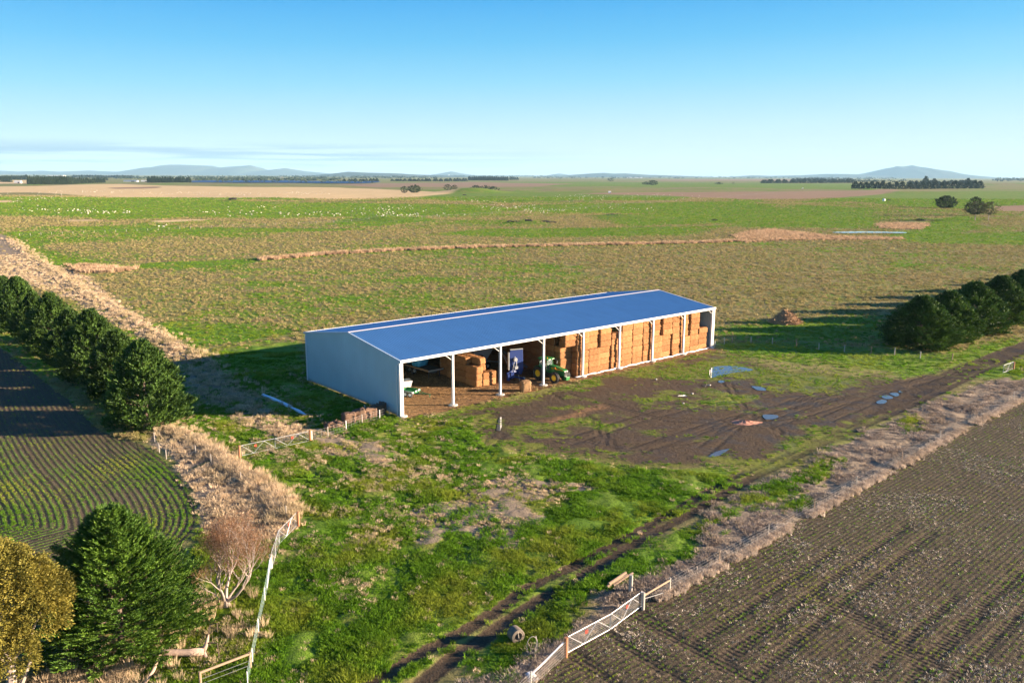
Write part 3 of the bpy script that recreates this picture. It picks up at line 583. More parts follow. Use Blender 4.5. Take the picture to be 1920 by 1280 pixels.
def corr(p0, p1, q0, q1, pitch, depth, nrm):    # ribbed sheet spanning p0-p1 (ribs repeat) and running p->q
    p0, p1, q0, q1, nrm = map(Vector, (p0, p1, q0, q1, nrm)); L = (p1-p0).length; n = int(L/pitch); vs = []; fs = []
    prof = ((0, 0), (.62, 0), (.70, 1), (.92, 1))
    for i in range(n):
        for a, d in prof:
            f = (i+a)/n
            vs.append(p0.lerp(p1, f)+nrm*depth*d); vs.append(q0.lerp(q1, f)+nrm*depth*d)
    vs.append(p1.copy()); vs.append(q1.copy())
    for i in range(len(vs)//2-1): fs.append((2*i, 2*i+1, 2*i+3, 2*i+2))
    return MB().add(vs, fs)
H2 = SW/2
corr((-.05, -.22, SE-.02), (SL+.05, -.22, SE-.02), (-.05, H2, SR), (SL+.05, H2, SR), .38, .035, (0, -.14, 1)).build('roof', M_roof, shed)
corr((SL+.05, SW+.2, SE-.02), (-.05, SW+.2, SE-.02), (SL+.05, H2, SR), (-.05, H2, SR), .38, .035, (0, .14, 1)).build('roof', M_roof, shed)
def gable(x, nrm):
    vs = []; fs = []; y = 0.0; k = 0; pr = ((0, 0), (.30, 0), (.34, 1), (.42, 1)); pts = []
    while y < SW-.01:
        for a, d in pr:
            if y+a <= SW: pts.append((y+a, d))
        y += .46
    pts.append((SW, 0))
    for yy, d in pts:
        top = SE+(SR-SE)*(1-abs(yy-H2)/H2)-.06
        vs += [(x+nrm*.03*d, yy, .06), (x+nrm*.03*d, yy, top)]
    for i in range(len(pts)-1): fs.append((2*i, 2*i+1, 2*i+3, 2*i+2))
    return MB().add(vs, fs)
gable(-.03, -1).build('end_wall', M_wall, shed)
gable(SL+.03, 1).build('end_wall', M_wall, shed)
corr((0, SW+.02, .06), (SL, SW+.02, .06), (0, SW+.02, SE-.06), (SL, SW+.02, SE-.06), .38, .03, (0, 1, 0)).build('back_wall', M_wall, shed)
rc = MB()
for s_ in (-1, 1):
    rc.add([(-.15, H2, SR+.10), (SL+.15, H2, SR+.10), (SL+.15, H2+s_*.34, SR+.045), (-.15, H2+s_*.34, SR+.045)], [(0, 1, 2, 3) if s_ < 0 else (3, 2, 1, 0)])
rc.build('ridge_cap', plain('ridge_flashing', (.80, .72, .70), .4, 0, .04), shed)
MB().box((SL/2, -.33, SE-.09), (SL+.4, .2, .30)).box((SL/2, -.42, SE+.085), (SL+.4, .03, .05)).build('gutter', M_white, shed)
MB().box((SL/2, SW+.31, SE-.09), (SL+.4, .18, .26)).build('gutter', M_white, shed)
for xx in (-.12, SL+.12):
    for a, b in ((-.22, H2), (H2, SW+.22)):
        za, zb = (SE, SR) if a < H2-1 else (SR, SE)
        MB().add([(xx-.09, a, za-.16), (xx+.09, a, za-.16), (xx+.09, b, zb-.16), (xx-.09, b, zb-.16), (xx-.09, a, za+.07), (xx+.09, a, za+.07), (xx+.09, b, zb+.07), (xx-.09, b, zb+.07)],
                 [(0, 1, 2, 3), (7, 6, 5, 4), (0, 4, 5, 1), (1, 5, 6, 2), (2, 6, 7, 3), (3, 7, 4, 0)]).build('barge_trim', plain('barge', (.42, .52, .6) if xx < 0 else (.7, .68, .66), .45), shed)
for xx in (-.1, SL+.1): MB().box((xx, -.08, SE/2-.1), (.26, .34, SE-.45)).build('corner_flashing', M_white, shed)
MB().box((-.08, SW+.03, SE/2-.1), (.16, .12, SE-.3)).build('corner_flashing', M_white, shed)
MB().tube([(-.16, -.02, SE-.3), (-.2, .55, SE-.7), (-.2, .55, .05)], .05, 8).build('downpipe', M_white, shed)
for i in range(9):
    x = i*8.0 if 0 < i < 8 else (.2 if i == 0 else SL-.2)
    m = MB()
    m.box((x, -.14, SE/2-.12), (.24, .02, SE-.25)).box((x, .14, SE/2-.12), (.24, .02, SE-.25)).box((x, 0, SE/2-.12), (.02, .26, SE-.25))
    p = m.build('post', M_white, shed)
    MB().lathe([(.62, 0.0), (.62, .10), (.5, .16)], 16, (x, 0, 0)).build('footing', M_conc, p)
    r = MB()
    for a, b, za, zb in ((.15, H2, SE-.35, SR-.45), (H2, SW-.1, SR-.45, SE-.35)):
        for w_, zz_ in ((.2, 0), (.2, -.36)):
            r.add([(x-w_/2, a, za+zz_), (x+w_/2, a, za+zz_), (x+w_/2, b, zb+zz_), (x-w_/2, b, zb+zz_)], [(0, 1, 2, 3)])
        r.add([(x, a, za), (x, b, zb), (x, b, zb-.36), (x, a, za-.36)], [(0, 1, 2, 3)])
    r.box((x, SW-.25, SE/2-.2), (.2, .3, SE-.5))
    r.build('rafter', M_galv, shed)
    if 0 < i: MB().tube([(x-.1, 0, SE-1.1), (x-1.25, -.1, SE-.28)], .045, 6).build('knee_brace', M_white, shed)
for j, v in enumerate((2, 4.5, 7, 9.5, 14.5, 17, 19.5, 22)):
    zz_ = SE+(SR-SE)*(1-abs(v-H2)/H2)-.2
    MB().box((SL/2, v, zz_), (SL-.2, .06, .2)).build('purlin', M_galv, shed)
for zz_ in (2.3, 4.6): MB().box((SL/2, SW-.1, zz_), (SL-.2, .08, .15)).build('girt', M_galv, shed)

# ------------------------------------------------------------------ straw bales
def balemat(name, c1, c2, c3):
    t = NT(name); o = t.obj(); r = t.node('ShaderNodeObjectInfo').outputs['Random']
    mp = t.node('ShaderNodeMapping', ins={'Scale': (2.2, 2.2, 9.0)}); t.l.new(o, mp.inputs[0])
    of = t.node('ShaderNodeVectorMath', operation='ADD'); t.l.new(mp.outputs[0], of.inputs[0]); cx = t.node('ShaderNodeCombineXYZ')
    t.l.new(t.math('MULTIPLY', r, 60.0), cx.inputs[0]); t.l.new(cx.outputs[0], of.inputs[1])
    n = t.noise(of.outputs[0], 1.7, 5, .7); n2 = t.noise(of.outputs[0], 7, 3, .7)
    c = t.mix(t.ramp(n, .35, .65), c1, c2); c = t.mix(t.ramp(n2, .55, .75), c, c3)
    c = t.mix(1.0, c, t.math('MULTIPLY_ADD', r, .42, c=.76), 'MULTIPLY')
    t.bsdf(c, .9, bump=t.math('ADD', n, n2), bstr=.7, bdist=.06, spec=.1); return t.m
M_bale = balemat('straw', (.27, .125, .052), (.39, .195, .083), (.17, .075, .032))
M_old = balemat('rotten_straw', (.15, .095, .065), (.23, .145, .10), (.06, .04, .03))
def bale_mesh(L, W, H, seed, mat, rag=.09, name='bale'):
    r = np.random.default_rng(seed); nx_, ny_, nz_ = max(2, int(L/.22)), max(2, int(W/.22)), max(2, int(H/.15)); idx = {}; vs = []; fs = []
    def vid(i, j, k):
        if (i, j, k) not in idx:
            x, y, z_ = (i/nx_-.5)*L, (j/ny_-.5)*W, k/nz_*H
            ex = sum(1 for a, n_ in ((i, nx_), (j, ny_), (k, nz_)) if a in (0, n_))
            s_ = 1-.035*(ex >= 2)-.03*(ex == 3)
            # the six strings pull the face in between bulging flakes
            fl = .5+.5*math.sin(x*2*math.pi/.42+seed)
            d = r.normal(0, rag*.35, 3)
            zf = (z_/H-.5)*s_+.5
            y2 = y*s_*(1+.03*fl); idx[(i, j, k)] = len(vs); vs.append((x*s_+d[0], y2+d[1]*1.1, max(0, zf*H+(d[2] if 0 < k else 0)+(-.04 if k == nz_ and False else 0))))
        return idx[(i, j, k)]
    for i in range(nx_):
        for j in range(ny_):
            fs.append((vid(i, j, nz_), vid(i+1, j, nz_), vid(i+1, j+1, nz_), vid(i, j+1, nz_))); fs.append((vid(i, j+1, 0), vid(i+1, j+1, 0), vid(i+1, j, 0), vid(i, j, 0)))
    for i in range(nx_):
        for k in range(nz_):
            fs.append((vid(i, 0, k), vid(i+1, 0, k), vid(i+1, 0, k+1), vid(i, 0, k+1))); fs.append((vid(i+1, ny_, k), vid(i, ny_, k), vid(i, ny_, k+1), vid(i+1, ny_, k+1)))
    for j in range(ny_):
        for k in range(nz_):
            fs.append((vid(nx_, j, k), vid(nx_, j+1, k), vid(nx_, j+1, k+1), vid(nx_, j, k+1))); fs.append((vid(0, j+1, k), vid(0, j, k), vid(0, j, k+1), vid(0, j+1, k+1)))
    m = bpy.data.meshes.new(name); m.from_pydata(vs, [], fs); m.materials.append(mat); m.shade_smooth(); return m
BM = [bale_mesh(2.46, 1.22, .955, s_, M_bale) for s_ in range(5)]
BMs = [bale_mesh(1.26, 2.46, .955, 20+s_, M_bale) for s_ in range(3)]      # end-on bales
ORD = ['bottom', 'second', 'third', 'fourth', 'fifth', 'sixth', 'seventh', 'eighth']
ORDN = ['first', 'second', 'third', 'fourth', 'fifth', 'sixth', 'seventh', 'eighth', 'ninth', 'tenth', 'eleventh', 'twelfth', 'thirteenth', 'fourteenth', 'fifteenth']
def bale(u, v, z_, me_, label, group, ang=0.0, jit=.03):
    x, y = S(u+random.uniform(-jit, jit), v+random.uniform(-jit, jit))
    o = link('straw_bale', me_, loc=(x, y, z_), rz=SA+ang+random.uniform(-.012, .012)+random.choice((0, math.pi))); tag(o, label, 'straw bale', group); return o
BH = .935
HOLES = {(3, 6): 'gap'}
for c in range(13):
    u0 = 32.35+c*2.47
    if c == 12: u0 -= .15
    offs = [0.0, 0.0, 0.0, .08, .08, .05, .05]
    colshift = (.0, .12, .9, .0, .05, .85, .0, .1, .0, .75, .0, .05, .25)[c]
    for l in range(7):
        if c == 12 and l >= 4: dv = 1.6
        elif c in (2, 8) and l < 4: dv = .22
        elif (c in (1, 7) and l >= 4) or (c == 10 and l >= 3): dv = .30
        elif (c, l) == (3, 5): dv = -.12
        else: dv = 0
        if (c, l) == (3, 6): dv = 2.4
        v0 = .95+dv+random.uniform(-.03, .05)
        if l == 6 and c == 12: continue
        gapu = random.uniform(-.03, .03)+(.10 if c in (3, 6, 9) and l < 4 else 0)
        bale(u0+gapu, v0, l*BH+.02, random.choice(BM), f'tan straw bale in the {ORD[l]} layer of the {ORDN[c]} column of the tall stack front', 'bales in the tall stack front', 0)
        # the bale behind keeps the stack solid where a front bale is set back
        if dv > .5: pass
# the column at the near corner: upper bales stick out, lower ones sit back in the shade
for l in range(7):
    bale(30.0, (2.1 if l < 5 else 1.15)+random.uniform(-.05, .1), l*BH+.02, random.choice(BM), f'{"shaded" if l < 5 else "sunlit"} straw bale in the {ORD[l]} layer at the left corner of the tall stack', 'corner bales of the tall stack')
for k_ in range(8):
    for l in range(7):
        if l == 6 and k_ > 5: continue
        bale(29.3+random.uniform(-.08, .12)+(.4 if k_ % 3 == 2 else 0), 4.1+k_*2.46, l*BH+.02, random.choice(BMs), f'dim straw bale in the {ORD[l]} layer, {ORDN[k_]} from the front on the shaded stack side', 'bales on the shaded side of the tall stack')
# stepped stack in the second bay
for v0, u0, n_ in ((5.6, 18.3, 2), (6.4, 16.6, 3), (7.4, 17.9, 4)):
    for l in range(n_):
        bale(u0, v0, l*BH+.02, random.choice(BMs) if v0 > 5.7 else BM[0], {5.6: f'sunlit straw bale, {ORD[l]} of the low pair at the foot of the stepped stack', 6.4: f'sunlit straw bale, {ORD[l]} layer at the front end of the stepped stack', 7.4: f'straw bale, {ORD[l]} layer second from the front of the stepped stack'}[v0], 'bales of the stepped stack')
for k_ in range(3):
    for l in range((4, 4, 3)[k_]):
        bale(16.7+.45*k_, 9.0+k_*2.47, l*BH+.02, random.choice(BMs), f'straw bale, {ORD[l]} layer, {ORDN[k_+1]} from the front along the left side of the stepped stack', 'bales of the stepped stack')
        if l > 0: bale(18.0+.45*k_, 10.0+k_*2.47, l*BH+.02, random.choice(BMs), f'dim straw bale, {ORD[l]} layer, {ORDN[k_+1]} from the front behind the stepped stack', 'bales of the stepped stack')
        else: bale(18.0+.45*k_, 10.0+k_*2.47, .02, random.choice(BMs), f'dim straw bale, bottom layer, {ORDN[k_+1]} from the front behind the stepped stack', 'bales of the stepped stack')
x, y = G(985, 733); lb = link('straw_bale', bale_mesh(1.3, 1.15, 1.45, 77, balemat('weathered_straw', (.33, .19, .095), (.50, .31, .16), (.14, .08, .045)), .13), loc=(x, y, 0), rz=.35); tag(lb, 'ragged weathered bale standing alone in front of the blue mower', 'straw bale')
# plastic sheet edge along the foot of the tall stack
m = MB(); u = 30.6; zz_ = .07
pts = []
while u < 63.6: pts.append((u, .05+.12*math.sin(u*2.1)+random.uniform(-.06, .06), .08+random.uniform(0, .05))); u += .45
m.tube(pts, [random.uniform(.06, .16) for _ in pts], 6); o = m.build('plastic_sheet', plain('white_plastic', (.75, .72, .70), .4, 0, .1), None, True, (SX, SY, 0), SA); tag(o, 'crumpled white plastic sheet edge along the foot of the tall bale stack', 'plastic sheet')
# old bales by the near corner
for i, (px, py, w_, h_, rz_, tl, lab) in enumerate(((651, 796, 1.3, 1.25, .5, .12, 'old reddish bale with grass on top, second from left by the netting fence'), (674, 790, 1.35, 1.3, .45, -.2, 'leaning old reddish bale in the middle of the row by the end wall'), (692, 785, 1.4, 1.2, .5, .05, 'dark weathered bale beside the leaning reddish one'), (707, 779, 1.4, 1.2, .45, .03, 'dark weathered bale second from the shed corner post'), (722, 772, 1.3, 1.15, .5, 0, 'dark weathered bale closest to the shed corner post'))):
    x, y = G(px, py-1); o = link('old_bale', bale_mesh(w_+.2, 1.1, h_, 90+i, M_old, .14), loc=(x, y+.5, 0), rz=rz_); o.rotation_euler = (0, tl, rz_); tag(o, lab, 'old bale', 'old bales beside the shed end wall')
x, y = G(625, 802); o = link('old_bale', bale_mesh(2.0, 1.2, .7, 99, M_old, .3), loc=(x, y, -.05), rz=.5); tag(o, 'collapsed heap of reddish old straw at the left end of the row', 'old bale', 'old bales beside the shed end wall')
MB().tube([(*G(686, 782), 0), (G(681, 783)[0]+.1, G(681, 783)[1]+.5, 1.5)], .06, 5).build('board', plain('grey_board', (.5, .47, .43), .8)); tag(bpy.context.scene.objects['board'], 'grey board leaning on the old bales', 'board')

# ------------------------------------------------------------------ tractor
M_jg = plain('green_paint', (.02, .16, .035), .3, 0, .05, 2, .5); M_jy = plain('yellow_paint', (.80, .52, .02), .4, 0, .05)
M_rub = plain('rubber', (.022, .021, .02), .75, 0, .3, 8); M_blk = plain('black_plastic', (.02, .02, .022), .4, 0, .2)
tg = NT('cab_glass'); gb_ = tg.node('ShaderNodeBsdfPrincipled', ins={'Base Color': (.25, .33, .32, 1), 'Roughness': .05, 'Transmission Weight': .55, 'Alpha': .7}); tg.l.new(gb_.outputs[0], tg.out.inputs[0]); M_glass = tg.m
M_lens = plain('lamp_lens', (.75, .7, .62), .15, 0, .05); M_red = plain('red_lens', (.55, .03, .02), .3, 0, .05); M_orange = plain('orange_lens', (.8, .22, .03), .3, 0, .05)
def wheel(parent, c, R0, w, rim, lugs=20, rimmat=M_jy, tyremat=M_rub):
    wm = MB(); hw = w/2
    wm.lathe([(rim, -hw*.8), (R0*.86, -hw), (R0*.97, -hw*.85), (R0*.98, 0), (R0*.97, hw*.85), (R0*.86, hw), (rim, hw*.8)], 28, (0, 0, 0), 'Y', False)
    for k in range(lugs):
        for s_ in (-1, 1):
            a = 2*math.pi*(k+(.5 if s_ > 0 else 0))/lugs
            M3 = Matrix.Rotation(-a, 3, 'Y') @ Matrix.Rotation(s_*.7, 3, 'X')
            M3 = Matrix.Rotation(a, 3, 'Y') @ Matrix.Rotation(s_*.55, 3, 'Z')
            p = Matrix.Rotation(a, 3, 'Y') @ Vector((R0*.985, s_*hw*.46, 0))
            wm.box(p, (.09, hw*.95, R0*.075), M=M3)
    o = wm.build('wheel', tyremat, parent); o.location = c
    rm = MB().lathe([(rim*1.0, hw*.8), (rim*.92, hw*.45), (rim*.85, hw*.3), (.22*rim/.45, hw*.25), (.2*rim/.45, hw*.5), (.01, hw*.5)], 24, (0, 0, 0), 'Y', False)
    rm.lathe([(rim*1.0, -hw*.8), (rim*.92, -hw*.45), (.3*rim, -hw*.2), (.01, -hw*.2)], 24, (0, 0, 0), 'Y', False)
    rm.build('rim', rimmat, o); return o
tA = Vector((*G(1004, 711), 0)); tB = Vector((*G(1038, 719), 0)); hd = math.atan2((tB-tA).y, (tB-tA).x)
# tractor local frame: +x forward, y left, near side = -y
trk = thing('tractor', 'green tractor with yellow wheel rims parked at the front edge of the shed', 'tractor', (0, 0, 0), hd)
wb = 3.05; side = 1.15; off = Matrix.Rotation(hd, 3, 'Z') @ Vector((wb, -side-.2, 0)); trk.location = tB-off
for s_ in (-1, 1):
    for s2 in (0, 1):
        if s_ < 0 or s2 == 0 or True:
            pass
    wheel(trk, (0, s_*(side+.05), 1.02), 1.02, .62, .5)
    wheel(trk, (wb, s_*(side), .82), .82, .52, .42)
wheel(trk, (wb, .62, .82), .80, .40, .40) if False else None
body = MB()
body.prism([(.9, 1.15), (3.9, 1.0), (4.15, 1.05), (4.2, 1.75), (3.95, 1.98), (2.6, 2.22), (1.25, 2.32), (.9, 2.1)], -.42, .42)
body.build('hood', M_jg, trk, bevel=.09)
MB().box((2.9, -.431, 1.90), (2.3, .012, .08)).box((2.9, .431, 1.90), (2.3, .012, .08)).build('stripe', M_jy, trk)
MB().box((4.205, 0, 1.38), (.06, .66, .66)).build('grille', M_blk, trk)
for s_ in (-.22, .22): MB().box((4.2, s_, 1.77), (.06, .26, .13)).build('headlight', M_lens, trk)
MB().box((4.35, 0, .78), (.5, .75, .5)).box((4.1, 0, .78), (.4, .5, .3)).build('front_weight', M_jg, trk, bevel=.03)
MB().box((1.6, 0, .95), (4.6, .5, .45)).box((0, 0, 1.02), (.35, 2.2, .3)).box((wb, 0, .82), (.3, 2.1, .22)).box((1.5, -.62, .95), (1.0, .38, .5)).box((1.5, .62, .95), (1.0, .38, .5)).build('chassis', M_blk, trk, bevel=.02)
cabm = MB()
for x_, y_ in ((1.15, -.62), (1.15, .62), (-.35, -.75), (-.35, .75)):
    cabm.tube([(x_, y_, 1.5), (x_-(.12 if x_ > 0 else -.06), y_*.97, 3.02)], .05, 6)
cabm.box((.4, 0, 1.55), (1.6, 1.3, .25))
cabm.build('cab_frame', M_jg, trk)
gl = MB()
gl.add([(1.13, -.58, 1.7), (1.13, .58, 1.7), (1.02, .56, 2.98), (1.02, -.56, 2.98)], [(0, 1, 2, 3)])
for s_ in (-1, 1): gl.add([(1.1, s_*.61, 1.7), (-.33, s_*.74, 1.7), (-.28, s_*.71, 2.98), (1.0, s_*.59, 2.98)], [(0, 1, 2, 3)])
gl.add([(-.37, -.7, 1.8), (-.37, .7, 1.8), (-.3, .68, 2.98), (-.3, -.68, 2.98)], [(0, 1, 2, 3)])
gl.build('cab_glass', M_glass, trk)
MB().box((.1, 0, 1.85), (.5, .5, .5)).box((-.12, 0, 2.3), (.14, .5, .7)).build('driver_seat', M_blk, trk, bevel=.05)
MB().prism([(-.62, 2.98), (1.25, 2.98), (1.38, 3.08), (1.15, 3.22), (-.4, 3.26), (-.66, 3.14)], -.82, .82).build('cab_roof', M_jg, trk, bevel=.06)
for s_ in (-1, 1):
    f = []
    for k in range(9):
        a = R_(20+k*18); f.append((-1.14*math.cos(a)*-1, 1.02+1.14*math.sin(a)))
    f2 = [(p[0]*.95, 1.02+(p[1]-1.02)*.95) for p in reversed(f)]
    MB().prism(f+f2, s_*1.0-.3, s_*1.0+.3).build('fender', M_jg, trk)
MB().tube([(1.05, -.5, 2.2), (1.05, -.62, 3.15)], .06, 8).tube([(1.35, -.55, 1.5), (1.35, -.55, 2.2)], .1, 8).build('exhaust', M_dark, trk)
for s_ in (-1, 1):
    mm = MB().tube([(1.1, s_*.8, 2.95), (1.35, s_*1.25, 2.9), (1.35, s_*1.25, 2.55)], .025, 5).box((1.36, s_*1.27, 2.45), (.05, .22, .4)); mm.build('mirror', M_blk, trk)
    MB().lathe([(.07, 3.24), (.07, 3.4), (.03, 3.44)], 8, (1.1 if s_ < 0 else -.3, s_*.6, 0)).build('beacon', M_orange, trk)
    for y_ in (.5, .25): MB().box((1.36, s_*y_, 3.1), (.05, .16, .1)).build('work_light', M_lens, trk)
MB().tube([(2.9, -.5, 1.8), (2.95, -.95, 2.2)], .03, 5).lathe([(.06, 2.2), (.06, 2.32)], 8, (2.95, -.95, 0)).build('marker_light', M_orange, trk)
st = MB()
for k in range(4): st.box((.9, -1.05-.0*k, .5+k*.3), (.4, .3, .04))
st.tube([(.7, -1.1, .45), (.7, -.95, 1.9)], .025, 5).tube([(1.1, -1.1, .45), (1.1, -.95, 1.9)], .025, 5); st.build('steps', M_blk, trk)

# ------------------------------------------------------------------ blue mower folded upright
M_blue = plain('blue_paint', (.008, .028, .14), .45, 0, .1, 2, .5); M_gry = plain('grey_curtain', (.32, .33, .33), .8, 0, .2)  # blue darkened to stand in for shade over the mower
mw = thing('folded_mower', 'blue implement with tall folded up deck parked behind the second post from left', 'mower', (*G(966, 712), 0), SA*.55)
MB().add([(-.95, -.1, 1.1), (.95, -.1, .75), (1.25, -.1, 1.5), (1.15, -.1, 4.4), (-.75, -.1, 4.6), (-1.0, -.1, 3.8)] + [(-.95, .12, 1.1), (.95, .12, .75), (1.25, .12, 1.5), (1.15, .12, 4.4), (-.75, .12, 4.6), (-1.0, .12, 3.8)],
         [(0, 1, 2, 3, 4, 5), (11, 10, 9, 8, 7, 6)]+[(i+6, (i+1) % 6+6, (i+1) % 6, i) for i in range(6)]).build('deck', M_blue, mw, bevel=.03)
MB().box((-1.08, 0, 2.9), (.14, .5, 2.6)).box((.05, -.25, 4.62), (2.0, .3, .09)).build('curtain', M_gry, mw)
for a, z0 in ((-.1, 3.1), (.0, 1.95)): MB().lathe([(.26, -.5), (.3, -.35), (.3, -.15)], 14, (a, 0, z0), 'Y').build('gearbox', M_galv, mw)
MB().tube([(-.35, -.45, 1.4), (0, -.4, 2.0), (.02, -.4, 3.1)], .07, 7).tube([(-.55, -.35, 1.5), (-.2, -.42, 3.6)], .045, 6).build('drive_shaft', M_galv, mw)
MB().tube([(-1.6, -.7, 1.25), (-.9, -.6, 1.45), (-.2, -.3, 1.3), (.5, 0, 1.1)], [.12, .16, .16, .12], 8).tube([(-1.5, -.8, .55), (-.6, -.8, .75), (.3, -.8, .5), (1.0, -1.0, .3)], .12, 8).box((-.8, -.7, .95), (.5, .4, .9)).box((-1.4, -.7, .7), (.35, .5, 1.0)).build('frame', M_blue, mw, bevel=.02)
MB().tube([(.2, -.8, .9), (.3, -.9, .05)], .05, 6).tube([(.9, -1.0, .6), (1.0, -1.15, .35), (1.05, -1.1, .02)], .05, 6).build('stand', M_galv, mw)
MB().lathe([(.07, 1.05), (.07, 1.12)], 8, (.62, -.18, 0)).build('marker_light', M_red, mw)
wheel(mw, (-.6, .6, .42), .42, .25, .2, 10, M_galv)

# ------------------------------------------------------------------ grain auger, hopper wagon and other machines at the back
x, y = S(24.8, 8.0)
au = thing('grain_auger', 'dark grain auger sloping up towards the rafters behind the tractor', 'auger', (x, y, 0), math.pi*.93)
MB().tube([(-2.6, 0, 1.2), (4.6, 0, 5.6)], .2, 10).build('tube', M_dark, au)
MB().tube([(4.6, 0, 5.6), (5.0, 0, 5.5), (5.1, 0, 4.9)], [.2, .2, .15], 8).build('spout', M_galv, au)
MB().tube([(-.5, -.9, .45), (1.6, 0, 3.7)], .05, 6).tube([(-.5, .9, .45), (1.6, 0, 3.7)], .05, 6).tube([(-.5, -1, .45), (-.5, 1, .45)], .06, 6).tube([(2.2, 0, 4.2), (1.5, -.3, 5.2), (.5, -.2, 5.4)], .04, 5).tube([(3.2, 0, 4.8), (2.4, .2, 5.9), (1.6, .1, 5.6)], .04, 5).build('frame', M_galv, au)
for s_ in (-1, 1): wheel(au, (-.5, s_, .36), .36, .2, .18, 10, M_galv)
x, y = S(23.5, 14.0)
hp = thing('hopper_wagon', 'grey hopper wagon standing in the gloom behind the blue mower', 'wagon', (x, y, 0), SA)
MB().add([(-2, -1.3, 3.2), (2, -1.3, 3.2), (2, 1.3, 3.2), (-2, 1.3, 3.2), (-1.1, -.6, 1.3), (1.1, -.6, 1.3), (1.1, .6, 1.3), (-1.1, .6, 1.3)], [(0, 1, 5, 4), (1, 2, 6, 5), (2, 3, 7, 6), (3, 0, 4, 7), (4, 5, 6, 7)]).build('hopper', plain('grey_paint', (.4, .43, .45), .5), hp)
MB().box((0, 0, .95), (4.2, .8, .2)).tube([(2, 0, .9), (4, 0, .5)], .08, 6).tube([(-2, -1.3, 3.22), (2, -1.3, 3.22), (2, 1.3, 3.22), (-2, 1.3, 3.22), (-2, -1.3, 3.22)], .06, 6).build('frame', M_galv, hp)
for s_ in (-1, 1):
    for x_ in (-1, 1): wheel(hp, (x_, s_*1.0, .5), .5, .3, .25, 12, M_galv)
x, y = S(21.8, 13.5)
bb = thing('low_implement', 'rusty low implement with pale top rail behind the stepped stack', 'implement', (x, y, 0), SA+.1)
MB().box((0, 0, 1.6), (3.4, 1.6, 1.5)).build('body', plain('rusty_brown', (.14, .07, .045), .8), bb, bevel=.08)
MB().tube([(-1.7, -.85, 2.45), (-.2, -.85, 2.55), (1.7, -.85, 2.4)], .07, 6).build('rail', M_galv, bb)
for s_ in (-1, 1): wheel(bb, (0, s_*.9, .5), .5, .3, .25, 12, M_galv)
# flat deck trailer with the blue wrapped load
fd = thing('flat_trailer', 'long flat deck trailer with brown edge rail at the back of the first bays', 'trailer', (*S(14.9, 17.4), 0), SA+.02)
MB().box((0, 0, 1.15), (2.5, 8.0, .14)).build('deck', plain('deck_boards', (.09, .07, .055), .8, 0, .3), fd)
MB().box((-1.3, 0, 1.2), (.1, 8.1, .22)).build('edge_rail', plain('wood_edge', (.33, .2, .12), .8), fd)
MB().box((0, -4.06, 1.2), (2.7, .1, .22)).build('edge_rail', M_galv, fd)
for x_ in (-.95, .95):
    for s_ in (0.2, 1.4): wheel(fd, (x_, s_, .5), .5, .3, .25, 10, M_galv)
MB().box((0, 0, .85), (.9, 7.4, .35)).tube([(-1.0, -3.6, .05), (-1.0, -3.6, 1.1)], .05, 6).tube([(1.0, -3.6, .05), (1.0, -3.6, 1.1)], .05, 6).build('chassis', M_dark, fd)
def blob(name, c, d, seed, mat, nse=.18, sub=24):
    vs = []; fs = []; n1, n2 = 14, sub
    for i in range(n1+1):
        th = math.pi*i/n1
        for j in range(n2):
            ph = 2*math.pi*j/n2; x_, y_, z_ = math.sin(th)*math.cos(ph), math.sin(th)*math.sin(ph), math.cos(th)
            q = max(abs(x_), abs(y_), abs(z_)); k = (1/q)**.55
            f = 1+nse*(float(fbm(np.array([x_*3+seed+ph*.3]), np.array([z_*3+y_*2+seed]), 1.2, 3, seed)[0])-.5)*2
            vs.append((c[0]+x_*k*f*d[0]/2, c[1]+y_*k*f*d[1]/2, c[2]+max(z_*k*f, -1)*d[2]/2))
    for i in range(n1):
        for j in range(n2): fs.append((i*n2+j, (i+1)*n2+j, (i+1)*n2+(j+1) % n2, i*n2+(j+1) % n2))
    m_ = MB(); m_.add(vs, fs); return m_
x, y = S(14.5, 16.9)
tt = NT('tarp'); n_ = tt.noise(tt.obj(), 1.3, 4, .6, 1.0); tt.bsdf(tt.mix(n_, (.02, .22, .50), (.10, .48, .78)), .35, bump=n_, bstr=1.0, bdist=.25, spec=.5)
o = blob('tarpaulin', (0, 0, 2.3), (2.0, 2.6, 2.2), 5, tt.m).build('tarpaulin_bundle', tt.m, None, True, (x, y, 0), SA); tag(o, 'bright blue tarpaulin bundle on the flat trailer in the back of the shed', 'tarpaulin')
x, y = S(14.4, 19.4)
o = blob('tarpaulin', (0, 0, 2.0), (1.9, 2.2, 1.5), 8, tt.m).build('tarpaulin_bundle', tt.m, None, True, (x, y, 0), SA); tag(o, 'darker flatter blue tarpaulin heap left of the bright bundle', 'tarpaulin')
